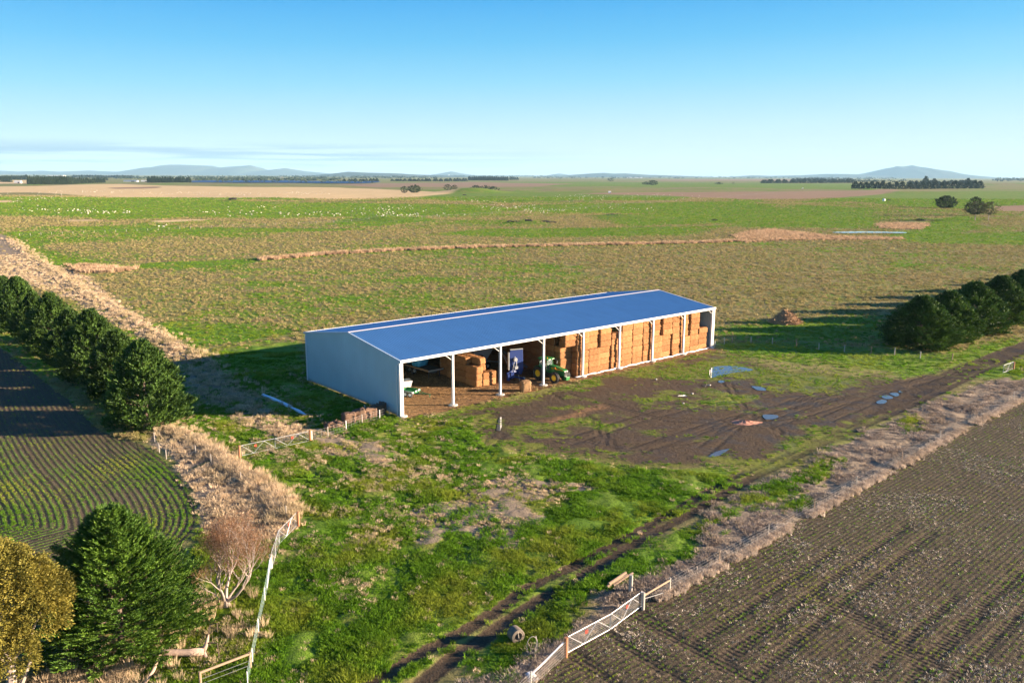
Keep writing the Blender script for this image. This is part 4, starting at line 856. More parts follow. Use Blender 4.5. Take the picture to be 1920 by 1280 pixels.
# small green machinery trailer near the corner
gt = thing('small_trailer', 'small green tandem axle trailer with white mudguards inside the near corner', 'trailer', (*G(771, 741), 0), -.42)
MB().box((0, 0, .62), (2.0, 1.5, .12)).box((0, -.72, .78), (2.0, .06, .25)).box((0, .72, .78), (2.0, .06, .25)).box((-1, 0, .78), (.06, 1.5, .25)).build('tray', plain('trailer_green', (.03, .22, .07), .4), gt, bevel=.01)
MB().tube([(1.0, -.6, .55), (2.3, 0, .5), (1.0, .6, .55)], .06, 6).tube([(2.2, 0, .5), (3.0, 0, .45)], .06, 6).tube([(2.8, 0, .45), (2.9, 0, .02)], .04, 6).build('drawbar', plain('drawbar_green', (.03, .15, .06), .5), gt)
for s_ in (-1, 1):
    for x_ in (-.4, .35): wheel(gt, (x_, s_*.88, .34), .34, .2, .2, 8, M_white, plain('worn_tyre', (.10, .10, .10), .8))
    MB().box((0, s_*.88, .76), (1.4, .3, .04)).box((.78, s_*.88, .66), (.22, .32, .22)).build('mudguard', M_white, gt, bevel=.02)
MB().box((1.0, .35, .8), (.06, .5, .18)).box((1.0, -.4, .8), (.06, .3, .18)).build('plate', M_white, gt)
# open topped white bin
bn = thing('white_bin', 'open topped white bin with green stripe behind the small green trailer', 'bin', (*G(762, 724), 0), SA-.3); bn.scale = (.68, .68, .68)
MB().add([(-.7, -.9, 0), (.7, -.9, 0), (.7, .9, 0), (-.7, .9, 0), (-1.0, -1.15, 1.35), (1.0, -1.15, 1.35), (1.0, 1.15, 1.35), (-1.0, 1.15, 1.35), (-.62, -.82, .1), (.62, -.82, .1), (.62, .82, .1), (-.62, .82, .1), (-.93, -1.08, 1.35), (.93, -1.08, 1.35), (.93, 1.08, 1.35), (-.93, 1.08, 1.35)],
         [(0, 1, 5, 4), (1, 2, 6, 5), (2, 3, 7, 6), (3, 0, 4, 7), (3, 2, 1, 0), (9, 8, 12, 13), (10, 9, 13, 14), (11, 10, 14, 15), (8, 11, 15, 12), (8, 9, 10, 11), (4, 5, 13, 12), (5, 6, 14, 13), (6, 7, 15, 14), (7, 4, 12, 15)]).build('tub', M_white, bn)
MB().add([(.83, -1.03, .6), (.83, 1.03, .6), (.93, 1.1, .95), (.93, -1.1, .95)], [(0, 1, 2, 3)]).build('stripe', plain('stripe_green', (.05, .3, .1), .5), bn)
MB().box((-.9, 0, 1.5), (.05, 1.6, .3)).build('headboard', M_white, bn)

# ------------------------------------------------------------------ gates and fences
M_wire = plain('wire', (.30, .30, .29), .5, .5, .1); M_gate = plain('gate_steel', (.50, .51, .52), .45, .3, .1); M_timber = plain('weathered_timber', (.32, .22, .14), .85, 0, .25, 5); M_tgrey = plain('grey_timber', (.42, .37, .31), .85, 0, .25, 5); M_treated = plain('new_timber', (.40, .18, .09), .8, 0, .2, 5)
M_sign = plain('red_sign', (.7, .05, .03), .5, 0, .02)
def g0(p): return Vector((p[0], p[1], float(gz(p[0], p[1])[0])))
def gate(p0, p1, h, label, group, sign=.3, rev=False, nh=6, nv=15):
    a, b = g0(p0), g0(p1); d = b-a; L = math.hypot(d.x, d.y); sl = d.z/L
    t_ = thing('farm_gate', label, 'gate', a, math.atan2(d.y, d.x), group); q = lambda x_, z_: (x_, 0, z_+.12+sl*x_)
    MB().tube([q(.05, 0), q(L-.05, 0), q(L-.05, h), q(.05, h), q(.05, 0)], .021, 6).build('frame', M_gate, t_)
    br = MB()
    for x0, x1, z0, z1 in (((0, .36, h, 0), (.36, .68, 0, h), (.68, 1, h, 0.15)) if not rev else ((0, .3, h*.0, h), (.3, .64, h, 0), (.64, 1, 0, h))):
        br.tube([q(.05+x0*(L-.1), z0), q(.05+x1*(L-.1), z1)], .015, 5)
    br.build('brace', M_gate, t_)
    w_ = MB()
    for k in range(1, nh): w_.tube([q(.05, h*k/nh), q(L-.05, h*k/nh)], .006, 4, False)
    for k in range(1, nv): w_.tube([q(.05+(L-.1)*k/nv, 0), q(.05+(L-.1)*k/nv, h)], .005, 4, False)
    w_.build('mesh_infill', M_wire, t_)
    if sign: MB().box((L*sign, -.04, h*.72+.12+sl*L*sign), (.22, .012, .22)).build('sign', M_sign, t_)
    return t_
def post(parent, p, h, r, mat, base=None, n=8):
    q = g0(p); rel = q-(base if base is not None else Vector((0, 0, 0)))
    return MB().tube([(rel.x, rel.y, rel.z-.1), (rel.x, rel.y, rel.z+h)], r, n).build('post', mat, parent)
def fence(px_posts, label, h=1.15, r=.07, mats=(M_tgrey,), wires=5, net=0.0, group=None, wmat=None, name='wire_fence', wr=.012, world=False, sag=.0):
    pts = [g0(p) for p in (px_posts if world else GL(px_posts))]
    t_ = thing(name, label, 'fence', pts[0], 0, group); b0 = pts[0]
    for i, p in enumerate(pts):
        if h: post(t_, (p.x, p.y), h, r, mats[i % len(mats)], b0)
    w_ = MB()
    for k in range(wires):
        zz_ = .12+(h-.18)*k/max(1, wires-1)
        w_.tube([p-b0+Vector((0, -.05, zz_)) for p in pts], wr, 4, False)
    if net:
        for i in range(len(pts)-1):
            d = pts[i+1]-pts[i]; n_ = max(1, int(d.length/net))
            for k in range(n_): q = pts[i]+d*(k/n_)-b0; w_.tube([q+Vector((0, -.05, .1)), q+Vector((0, -.05, h-.06))], wr*.8, 4, False)
    w_.build('wires' if not net else 'netting', wmat or M_wire, t_); return t_
gA, gM, gB = G(453, 856), G(516, 842), G(580, 828)
gate(gA, gM, 1.1, 'left leaf of the white double gate below the shed end wall', 'double gate below the shed end wall', .42)
gate(gM, gB, 1.1, 'right leaf of the white double gate below the shed end wall', 'double gate below the shed end wall', .5)
for p, lb_ in ((G(450, 858), 'reddish round post at the left end of the double gate'), (G(582, 827), 'reddish round post at the right end of the double gate')):
    q = g0(p); o = MB().tube([(0, 0, -.2), (0, 0, 1.35)], .13, 10).build('gate_post', M_treated, None, False, q); tag(o, lb_, 'post', 'reddish posts of the gates')
fence([(585, 826), (615, 818), (649, 806), (679, 794), (712, 785), (730, 779)], 'netting fence with pale posts running from the double gate to the shed corner', 1.15, .06, (M_white, M_tgrey), 4, .42, wr=.009)
gC, gN, gD = G(1064, 1226), G(1144, 1182), G(1203, 1138)
gate(gC, gN, 1.08, 'left leaf of the white double gate into the ploughed field', 'double gate at the ploughed field', .42, False, 8, 18)
gate(gN, gD, 1.08, 'right leaf of the white double gate into the ploughed field', 'double gate at the ploughed field', .5, False, 8, 18)
q = g0(G(1061, 1230)); o = MB().tube([(0, 0, -.2), (0, 0, 1.3)], .12, 10).build('gate_post', M_treated, None, False, q); tag(o, 'orange brown post at the left end of the field gate', 'post', 'reddish posts of the gates')
q = g0(G(1205.5, 1141)); o = MB().tube([(0, 0, -.2), (0, 0, 1.25)], .12, 10).build('gate_post', M_tgrey, None, False, q); tag(o, 'grey post at the right end of the field gate', 'post')
s0 = g0(G(1056, 1230)); s1 = g0(G(995, 1268))
st_ = thing('stay_pipe', 'white steel stay pipe sloping down to a concrete foot beside the field gate', 'stay', s1)
MB().tube([(0, 0, .1), s0-s1+Vector((0, 0, .95))], .055, 8).build('pipe', M_white, st_)
MB().box((0, 0, .1), (.85, .85, .34), .5, taper=.35).build('footing', plain('pale_concrete', (.62, .62, .62), .8), st_)
fence([(1061, 1230), (995, 1290), (930, 1350)], 'slack wire fence running from the field gate towards the camera', 1.1, .05, (M_tgrey,), 6, wr=.007)
rl = thing('rail_fence', 'short timber rail between grey posts on the right of the field gate', 'fence', g0(G(1206, 1141)))
a_ = g0(G(1206, 1141)); b_ = g0(G(1255, 1110)); MB().tube([(0, 0, 1.0), b_-a_+Vector((0, 0, .95))], .07, 7).build('rail', M_timber, rl)
MB().tube([(b_-a_)+Vector((0, 0, -.1)), (b_-a_)+Vector((0, 0, 1.15))], .08, 8).build('post', M_tgrey, rl)
MB().tube([(0, 0, .75), b_-a_+Vector((0, 0, .1))], .02, 4).build('stay_wire', M_wire, rl)
fence([(1255, 1110), (1348, 1057), (1440, 1007), (1526, 957), (1605, 913), (1690, 866), (1762, 825), (1830, 787), (1900, 749), (1990, 700), (2100, 640)], 'wire fence with thin posts along the edge of the ploughed field', 1.15, .045, (M_tgrey, M_timber), 5, wr=.004)
# gate and fence at lower left
gE, gF, gH = G(510, 1066), G(524, 1021), G(559, 984)
gate(gE, gF, 1.15, 'nearer leaf of the white double gate seen almost edge on beside the bare tree', 'double gate beside the bare tree', 0)
gate(gF, gH, 1.1, 'farther leaf of the white double gate beside the bare tree', 'double gate beside the bare tree', .5)
q = g0(G(560, 986)); o = MB().tube([(0, 0, -.2), (0, 0, 1.3)], .12, 10).build('gate_post', M_treated, None, False, q); tag(o, 'orange brown post at the far end of the gate beside the bare tree', 'post', 'reddish posts of the gates')
q = g0(G(509, 1068)); o = MB().tube([(0, 0, -.2), (0, 0, 1.25)], .11, 10).build('gate_post', M_tgrey, None, False, q); tag(o, 'grey post at the near end of the gate beside the bare tree', 'post')
s0 = g0(G(507, 1072)); s1 = g0(G(500, 1106)); st_ = thing('stay_pipe', 'white stay pipe below the gate beside the bare tree', 'stay', s1)
MB().tube([(0, 0, .05), s0-s1+Vector((0, 0, 1.0))], .05, 8).build('pipe', M_white, st_)
MB().box((0, 0, .05), (.35, .35, .2), .5, taper=.5).build('footing', M_conc, st_)
fence([(508, 1070), (497, 1128), (485, 1188), (474, 1245), (465, 1290)], 'pale green netting fence with white steel posts left of the lush grass', 1.1, .03, (M_white,), 4, .5, wmat=plain('green_netting', (.30, .42, .38), .5), wr=.008)
cn = thing('timber_corner', 'timber corner brace of two posts and a rail at the bottom of the netting fence', 'fence', g0(G(470, 1256)))
a_ = g0(G(470, 1256)); b_ = g0(G(377, 1292))
MB().tube([(0, 0, -.1), (0, 0, 1.2)], .085, 8).build('post', M_timber, cn); MB().tube([(b_-a_)+Vector((0, 0, -.1)), (b_-a_)+Vector((0, 0, 1.15))], .085, 8).build('post', M_timber, cn)
MB().tube([(0, 0, 1.1), b_-a_+Vector((0, 0, 1.08))], .075, 8).build('rail', M_timber, cn)
MB().tube([(0, -.1, .7), b_-a_+Vector((0, -.1, .7))], .012, 4).tube([(0, -.1, .4), b_-a_+Vector((0, -.1, .4))], .012, 4).build('wires', M_wire, cn)
fence([(290, 828), (299, 849), (312, 861), (367, 853), (396, 870), (452, 905), (537, 970)], 'sparse wire fence with thin grey posts in the dry grass by the left field', 1.1, .045, (M_tgrey,), 4, wr=.01)
fence([(1340, 652), (1358, 645), (1373, 642), (1408, 643), (1448, 645), (1493, 650), (1535, 656), (1583, 660), (1633, 663), (1677, 665), (1725, 672), (1785, 676)], 'wire fence with pale posts from the far end of the shed to the right trees', 1.2, .09, (M_tgrey, M_tgrey, M_timber), 5, wr=.01)
sg = gate(G(1880, 700), G(1899, 693), 1.15, 'small white gate leaning by the track near the right edge', None, 0)
q = g0(G(1900, 693)); o = MB().tube([(0, 0, -.2), (0, 0, 1.25)], .13, 8).build('gate_post', M_treated, None, False, q); tag(o, 'brown post beside the small white gate at the right edge', 'post', 'reddish posts of the gates')
fence([(37+20*i, 443-i*.83-(0 if i < 12 else (i-12)*.1)) for i in range(26)], 'long far fence of tiny pale posts across the left paddock', 1.2, .09, (M_tgrey,), 2, wr=.012)
fence([(560+33*i, 421-i*1.62-.02*i*i) for i in range(28)], 'faint far fence line crossing the middle of the paddocks', 1.2, .10, (M_tgrey,), 2, wr=.03)
hpts = [(1340, 360), (1440, 368), (1490, 374), (1560, 377), (1640, 382), (1720, 389), (1800, 397), (1920, 398)]

# ------------------------------------------------------------------ small things on the ground
x, y = G(967, 1200)
rr = thing('netting_roll', 'hollow grey brown roll of old netting lying in the grass by the track', 'roll', g0((x, y)), -1.05)
m_ = MB(); n1 = 26
for rad, w_ in ((.52, .12), (.40, .12)):
    pr = [(rad-.06, -.45), (rad+.05, -.42), (rad+.07, 0), (rad+.05, .42), (rad-.06, .45), (rad-.07, 0)]
    m_.lathe(pr+[pr[0]], n1, (0, 0, .55), 'X', False)
rr.scale = (.8, .8, .8); m_.build('coil', plain('rusty_netting', (.16, .13, .10), .9, 0, .4, 14), rr)
MB().tube([(.42, -.05, 1.02), (.5, 0, .4)], .025, 5).build('tie', M_tgrey, rr)
hp_ = [Vector((.42*math.cos(a)*.85, 0, .62+.6*math.sin(a))) for a in [R_(-60+k*20) for k in range(16)]]
o = MB().tube(hp_+[hp_[0]*.98], .018, 5).tube([(.2, .1, 0), (.32, .1, .7), (.25, .05, 1.2)], .03, 5).build('wire_hoop', M_tgrey, None, False, g0(G(998, 1226)), .3); tag(o, 'bent wire hoop standing next to the netting roll', 'hoop')
for i, (a, b, r0, lab) in enumerate((((1138, 1103), (1170, 1084), .13, 'lowest timber log of the pile beside the lone post'), ((1141, 1098), (1176, 1082), .12, 'middle timber log of the pile beside the lone post'), ((1141, 1100), (1173, 1080), .12, 'upper timber log of the pile beside the lone post'), ((1150, 1100), (1186, 1078), .10, 'right hand timber log of the pile beside the lone post'))):
    A_, B_ = g0(G(*a)), g0(G(*b)); z_ = (.10, .11, .22, .10)[i]
    o = MB().tube([(0, 0, z_), B_-A_+Vector((0, 0, z_+.08))], [r0, r0*.9], 8).build('log', plain('split_log', (.25, .17, .11) if i != 1 else (.2, .14, .1), .85, 0, .25, 4), None, False, A_); tag(o, lab, 'log', 'logs piled by the lone post')
q = g0(G(1182, 1110)); o = MB().tube([(0, 0, -.2), (.02, 0, 1.35)], [.15, .14], 9).build('strainer_post', M_tgrey, None, False, q); tag(o, 'thick grey weathered post standing alone behind the log pile', 'post')
# white plastic strip in the shadow of the shed
pa, pb_, pc = G(494, 743), G(545, 765), G(574, 779)
m_ = MB(); pts = [Vector((*pa, .18)), Vector((*G(510, 750), .2)), Vector((*pb_, .16))]; m_.tube(pts, .32, 8)
pts = [Vector((*G(547, 766), .12)), Vector((*G(560, 773), .15)), Vector((*pc, .06))]; m_.tube(pts, [.22, .26, .1], 8)
for i, v_ in enumerate(m_.v): m_.v[i] = (v_[0]+random.uniform(-.06, .06), v_[1]+random.uniform(-.06, .06), max(.02, v_[2]*.8+random.uniform(-.03, .05)))
o = m_.build('plastic_strip', plain('bluish_plastic', (.62, .72, .85), .4, 0, .1)); tag(o, 'long pale plastic strip lying on the shaded grass left of the shed', 'plastic strip')
# brush heap, red gravel heap
x, y = G(1472, 606); bh = thing('brush_heap', 'tall heap of tan straw and dead branches in the paddock right of the shed', 'brush heap', g0((x, y)))
vs = []; r = np.random.default_rng(4); m_ = MB()
for i in range(900):
    a = r.uniform(0, 6.28); q_ = math.sqrt(r.uniform(0, 1)); hh = 2.9*(1-q_)**.8*r.uniform(.5, 1.05); px_, py_ = 2.9*q_*math.cos(a), 1.9*q_*math.sin(a)
    dx, dy, dz = r.normal(0, .45), r.normal(0, .45), r.normal(-.1, .22); m_.add([(px_-dx, py_-dy, max(0, hh-dz)), (px_+.04-dx, py_+.05-dy, max(0, hh-dz)+.1), (px_+dx, py_+dy, max(0, hh+dz)+.08), (px_+dx, py_+dy, max(0, hh+dz))], [(0, 1, 2, 3)])
m_.build('straw', balemat('heap_straw', (.36, .22, .12), (.5, .33, .19), (.12, .07, .04)), bh)
m_ = MB().lathe([(3.2, 0), (2.5, .8), (1.5, 1.8), (.5, 2.6), (.05, 2.75)], 18); m_.v = [(v_[0]+r.normal(0, .12), v_[1]*.7+r.normal(0, .1), v_[2]) for v_ in m_.v]; m_.build('core', balemat('heap_core', (.2, .12, .07), (.36, .22, .12), (.08, .05, .03)), bh)
m_ = MB()
for i in range(18):
    a = r.uniform(0, 6.28); m_.tube([(r.uniform(-1.5, 1.5), r.uniform(-1, 1), .8), (2.6*math.cos(a)*r.uniform(.3, .9), 1.6*math.sin(a), r.uniform(1.2, 3.3))], [.07, .02], 5)
m_.build('branches', plain('dead_wood', (.07, .05, .04), .9), bh)
x, y = G(1398, 792); m_ = MB(); n1, n2 = 10, 30
for i in range(n1+1):
    for j in range(n2):
        a = 2*math.pi*j/n2; q_ = i/n1; w_ = 1+.12*math.sin(a*3+1)+.07*math.sin(a*7)+random.uniform(-.03, .03)
        m_.v.append((q_*w_*1.9*math.cos(a), q_*w_*1.15*math.sin(a), .32*(1-q_)**1.3*(.8+.4*random.random())-.02))
for i in range(n1):
    for j in range(n2): m_.f.append((i*n2+j, (i+1)*n2+j, (i+1)*n2+(j+1) % n2, i*n2+(j+1) % n2))
o = m_.build('gravel_heap', plain('pink_gravel', (.50, .235, .15), .9, 0, .3, 6, bstr=.6), None, False, (x, y, 0)); tag(o, 'low spread heap of pinkish red gravel on the muddy yard', 'gravel')
for i, (px, py) in enumerate(((1330, 723), (1298, 739), (1230, 712), (1281, 757))):
    x, y = G(px, py); o = blob('stone', (0, 0, .1), (.42-.05*i, .28, .16), i+3, None, .3, 10).build('pale_stone', M_conc, None, True, (x, y, 0), i); tag(o, ('pale stone next to the tiny puddle below the big one', 'flat pale stone in the mud left of the tiny puddle', 'pale stone nearest the tall bale stack', 'small pale stone in the middle of the mud yard')[i], 'stone', 'pale stones on the yard')
# puddles, pond, lake
tw = NT('water'); n_ = tw.noise(tw.node('ShaderNodeNewGeometry').outputs['Position'], 1.2, 2); tw.bsdf((.12, .115, .10), .03, bump=n_, bstr=.015, bdist=.02, spec=1.0, IOR=1.6); M_water = tw.m
def water(name, pix, z_, amp=.35, mat=M_water, sub=5):
    P_ = GL(pix); out = []
    for i in range(len(P_)):
        a, b_ = P_[i], P_[(i+1) % len(P_)]; a0, b0 = P_[i-1], P_[(i+2) % len(P_)]
        for k in range(sub):
            t_ = k/sub; c_ = []
            for q_ in (0, 1):
                c_.append(.5*((2*a[q_])+(-a0[q_]+b_[q_])*t_+(2*a0[q_]-5*a[q_]+4*b_[q_]-b0[q_])*t_*t_+(-a0[q_]+3*a[q_]-3*b_[q_]+b0[q_])*t_**3))
            out.append((c_[0]+random.uniform(-amp, amp)*.3, c_[1]+random.uniform(-amp, amp)*.3, z_))
    m_ = bpy.data.meshes.new(name); m_.from_pydata(out, [], [tuple(range(len(out)))]); m_.materials.append(mat); o = link(name, m_); o['kind'] = 'structure'; return o
for p in PUD: water('puddle', p, .02, .2)
water('pond', [(1560, 436.5), (1580, 435), (1620, 434.6), (1665, 435.2), (1700, 436.3), (1690, 437.8), (1640, 437.3), (1590, 437.6)], .22, 1)
# ------------------------------------------------------------------ trees
M_bark = plain('bark', (.13, .095, .07), .9, 0, .3, 6); M_pbark = plain('pale_bark', (.38, .31, .26), .8, 0, .2, 3)
M_con = leafy('conifer_leaf', (.035, .075, .014), (.065, .125, .020), (.10, .16, .026), .15, .45)
M_conb = leafy('bright_conifer_leaf', (.06, .13, .016), (.12, .22, .024), (.17, .27, .035), .2, .5)
M_gold = leafy('golden_leaf', (.23, .205, .038), (.36, .30, .055), (.17, .19, .04), .3, .5)
M_dkl = leafy('dark_leaf', (.022, .040, .014), (.035, .058, .018), (.05, .07, .022), .1, .3)
M_gum = leafy('gum_leaf', (.06, .075, .03), (.10, .10, .045), (.15, .12, .06), .2, .3)
M_twig = leafy('reddish_twig', (.22, .115, .06), (.32, .17, .09), (.17, .12, .045), .2, .6)
def leaves(tips, dirs, n, L, spread, lw, ll, seed, up=.25, flat=.5, droop=0):
    # sprays of narrow leaves: each tip carries n leaves fanned along its direction
    r = np.random.default_rng(seed); K = len(tips); T = np.repeat(tips, n, 0); D = np.repeat(dirs, n, 0); m = len(T)
    s = r.uniform(0, 1, m)[:, None]; side = np.cross(D, [0, 0, 1.0]); side /= np.linalg.norm(side, axis=1)[:, None]+1e-6; upv = np.cross(side, D)
    sg = r.uniform(-1, 1, m)[:, None]; u_ = r.normal(0, flat, m)[:, None]
    c = T+D*(s-.35)*L+side*sg*spread*(1-s*.6)+upv*u_*spread*.6; c[:, 2] -= droop*(s[:, 0]**2)
    d = D*(.9+.3*r.normal(0, 1, (m, 1)))+side*sg*.7+r.normal(0, .28, (m, 3)); d[:, 2] += up; d /= np.linalg.norm(d, axis=1)[:, None]
    w = np.cross(d, r.normal(0, 1, (m, 3))+upv*1.2); w /= np.linalg.norm(w, axis=1)[:, None]+1e-6
    l_ = ll*r.uniform(.6, 1.3, (m, 1)); w_ = lw*r.uniform(.7, 1.2, (m, 1))
    V = np.stack([c-d*l_*.5, c+w*w_*.5, c+d*l_*.5, c-w*w_*.5], 1).reshape(-1, 3); return V
def crown_pts(n, H, Rx, Ry, prof, seed, lob=.18, z0=0.0, inner=.3, nl=5):
    r = np.random.default_rng(seed); t = r.uniform(0, 1, n)**1.15; a = r.uniform(0, 2*math.pi, n)
    pr = np.interp(t, [p[0] for p in prof], [p[1] for p in prof])
    lobn = 1+lob*(np.sin(a*nl+t*9+seed)+.6*np.sin(a*(nl+4)-t*17+seed*2)+.5*np.sin(t*31+a*2))*.6+r.normal(0, .05, n)
    q = np.where(r.uniform(0, 1, n) < inner, r.uniform(.35, .85, n), r.uniform(.88, 1.0, n))
    x = Rx*pr*lobn*q*np.cos(a); y = Ry*pr*lobn*q*np.sin(a); z = z0+t*(H-z0)
    d = np.stack([np.cos(a), np.sin(a), .25+.9*t], 1); d /= np.linalg.norm(d, axis=1)[:, None]
    return np.stack([x, y, z], 1), d
def leafmesh(name, V, mat): return np_mesh(name, V, np.arange(len(V)), 4, mat)
CON = [(0, .78), (.12, .96), (.28, 1.0), (.45, .90), (.6, .73), (.75, .52), (.88, .29), (.96, .13), (1, .04)]
CONE = [(0, .82), (.1, 1.0), (.28, 1.0), (.5, .82), (.7, .56), (.85, .33), (.95, .14), (1, .02)]
ROUND = [(0, .25), (.12, .7), (.3, .97), (.5, 1.0), (.7, .9), (.87, .62), (.96, .33), (1, .1)]
def trunk_mb(H, r0, limbs, seed, reach, mbk=None):
    m_ = mbk or MB(); r = np.random.default_rng(seed)
    m_.tube([(0, 0, -.2), (r.normal(0, .05), 0, H*.3), (0, r.normal(0, .1), H*.85)], [r0, r0*.75, r0*.12], 8)
    for k in range(limbs):
        a = r.uniform(0, 6.28); h = H*r.uniform(.1, .7); q = reach*(1-h/H*.6)*r.uniform(.6, .9)
        m_.tube([(0, 0, h), (q*.5*math.cos(a), q*.5*math.sin(a), h+q*.18), (q*math.cos(a), q*math.sin(a), h+q*.4)], [r0*.3, r0*.18, .02], 5)
    return m_
def tree_parts(root, H, Rx, Ry, prof, mat, ntips, nleaf, L, spread, lw, ll, seed, z0=.2, lob=.18, inner=.3, trunk=.3, tmat=None, limbs=14, flat=.5, up=.25, nl=5, droop=0):
    p_, d_ = crown_pts(ntips, H, Rx, Ry, prof, seed, lob, z0, inner, nl)
    link('crown', leafmesh('crown', leaves(p_, d_, nleaf, L, spread, lw, ll, seed, up, flat, droop), mat), root)
    trunk_mb(H, trunk, limbs, seed, max(Rx, Ry)*.85).build('trunk', tmat or M_bark, root)
protos = []
for k in range(3):
    r_ = thing('cypress_tree', '', 'tree', (0, 0, 0)); tree_parts(r_, 9.8, 4.6, 4.6, CON, M_con, 1500, 22, 1.1, .34, .17, .46, 100+k, trunk=.32, nl=4+k, lob=.24, inner=.22); protos.append(r_)
used = set()
def put(pr, loc, s, rz, label, group, sz=None):
    o = pr if pr.name not in used else copy_tree(pr); used.add(pr.name)
    o.location = loc; o.scale = (s, s, sz or s); o.rotation_euler = (0, 0, rz); tag(o, label, 'tree', group); return o
ROWL = [(277, 794), (226, 746), (180, 711), (139, 683), (103, 660), (70, 638), (40, 618), (12, 600), (-16, 584), (-45, 568), (-80, 553)]
for i, (px, py) in enumerate(ROWL):
    x, y = G(px, py); s_ = (1.02, .92, 1.03, .88, 1.0, .86, 1.02, .9, .96, .93, .95)[i]
    put(protos[i % 3], g0((x, y)), s_*.9, i*1.7, ['dense dark conifer at the near end of the left shelterbelt, its whole crown in view', 'second dark conifer from the near end of the left shelterbelt', 'third dark conifer from the near end of the left shelterbelt', 'fourth dark conifer from the near end of the left shelterbelt', 'fifth dark conifer from the near end of the left shelterbelt', 'sixth dark conifer from the near end of the left shelterbelt',
        'seventh dark conifer from the near end of the left shelterbelt', 'last whole dark conifer of the shelterbelt at the left edge', 'ninth conifer of the left shelterbelt, beyond the left edge', 'tenth conifer of the left shelterbelt, beyond the left edge', 'eleventh conifer of the left shelterbelt, beyond the left edge'][i], 'conifers of the left shelterbelt', sz=s_*.97)
ROWR = [(1722, 650), (1773, 637), (1820, 622), (1870, 603), (1914, 588), (1958, 574), (2004, 561), (2052, 549), (2104, 537), (2160, 526), (2225, 515), (2300, 504)]
for i, (px, py) in enumerate(ROWR):
    x, y = G(px, py)
    put(protos[(i+1) % 3], g0((x, y)), (1.22, 1.12, 1.22, 1.2, 1.2, 1.15, 1.2, 1.2, 1.1, 1.2, 1.1, 1.1)[i], i*2.1+1, f'{"dark conifer at the near left end of" if i == 0 else ORDN[i]+" dark conifer from the near end of"} the right hand tree row', 'conifers of the right tree row', sz=(.88, .88, .95, .93, .95, .9, .95, .95, .9, .95, .95, .95)[i])
# big bright conifer in the foreground
x, y = G(228, 1205); bt = thing('conifer_tree', 'big bushy bright green conifer in the left foreground', 'tree', g0((x, y)))
tree_parts(bt, Ht(228, 1205, 966), 4.1, 4.1, CONE, M_conb, 2600, 48, 1.15, .26, .075, .25, 301, trunk=.25, lob=.38, inner=.3, flat=.16, nl=7, limbs=40, up=.16)
# golden tree at the left edge
x, y = G(22, 1285); gt_ = thing('golden_tree', 'rounded golden yellow tree cut by the left edge of the picture', 'tree', g0((x, y)))
Hg = Ht(22, 1285, 1030); r = np.random.default_rng(9); PT = []; DT = []
for (cx, cy, cz, rr_) in ((-1.3, .4, Hg-2.2, 2.3), (1.1, .3, Hg-2.6, 1.9), (2.3, -.2, Hg-4.2, 1.5), (-.2, -1.0, Hg-3.9, 2.2), (-2.6, -.6, Hg-4, 2.2), (.9, -1.3, Hg-6.0, 1.5), (-1.4, -1.7, Hg-6.2, 1.7), (2.2, .8, Hg-3.2, 1.4), (-3.2, 1, Hg-3, 2), (-.2, .4, Hg-1.9, 1.8)):
    n = int(330*rr_); d = r.normal(0, 1, (n, 3)); d /= np.linalg.norm(d, axis=1)[:, None]; d[:, 2] = np.where(d[:, 2] < -.3, -d[:, 2], d[:, 2]); q = r.uniform(.82, 1.03, n)[:, None]*(1+.10*np.sin(d[:, :1]*9+d[:, 1:2]*7))
    PT.append(np.array([cx, cy, cz])+d*rr_*q); DT.append(d)
link('crown', leafmesh('crown', leaves(np.concatenate(PT), np.concatenate(DT), 17,   .5, .24, .075, .17, 5, -.15, .8, .15), M_gold), gt_)
m_ = MB().tube([(0, 0, -.2), (.1, .1, 2), (-.4, .2, Hg-3)], [.3, .22, .08], 8)
for a, b_ in (((.8, -.6, .1), (1.9, -.4, Hg-5)), ((.1, 0, 1.5), (2.1, .2, Hg-4)), ((0, 0, 1.2), (-2.2, -.4, Hg-4)), ((0, 0, 1), (.6, -1.2, Hg-5.6))): m_.tube([a, ((a[0]+b_[0])/2+.2, (a[1]+b_[1])/2, (a[2]+b_[2])/2), b_], [.14, .09, .03], 6)
m_.build('trunk', M_pbark, gt_)
# bare tree
x, y = G(425, 1136); bt2 = thing('bare_tree', 'small bare tree with pale spreading limbs and a reddish haze of twigs', 'tree', g0((x, y)))
r = np.random.default_rng(21); m_ = MB(); tipsl = []
def grow(p, d, L, rad, lvl):
    d = d.normalized(); pts = [p]; q = p; dd = d
    for k in range(4):
        dd = (dd+Vector(r.normal(0, .13, 3))+Vector((0, 0, .09))).normalized(); q = q+dd*L/4; pts.append(q)
    m_.tube(pts, [rad, rad*.85, rad*.72, rad*.6, rad*.5], 7 if lvl < 2 else 5, lvl == 0)
    if lvl >= 3: tipsl.append((q, dd)); tipsl.append((pts[2], dd))
    if lvl >= 5: return
    for k in range(3 if lvl < 4 else 2):
        a = r.uniform(0, 6.28); s_ = Vector((math.cos(a), math.sin(a), .25)); nd = (dd*1.0+s_*(.62 if lvl > 0 else .5)).normalized()
        grow(pts[4] if k < 2 else pts[3], nd, L*r.uniform(.66, .84), rad*.52*r.uniform(.8, 1.1), lvl+1)
for d, L, rad in (((-.62, .1, .9), 1.7, .13), ((.05, .25, 1), 1.9, .16), ((.85, -.05, .62), 1.9, .13), ((-.2, -.35, .9), 1.5, .1), ((.35, .55, .8), 1.6, .1), ((-.9, .1, .35), 1.1, .07)): grow(Vector((0, 0, .25)), Vector(d), L, rad, 0 if rad > .12 else 1)
m_.tube([(0, 0, -.3), (0, .02, .5)], [.3, .2], 9)
m_.build('trunk', M_pbark, bt2)
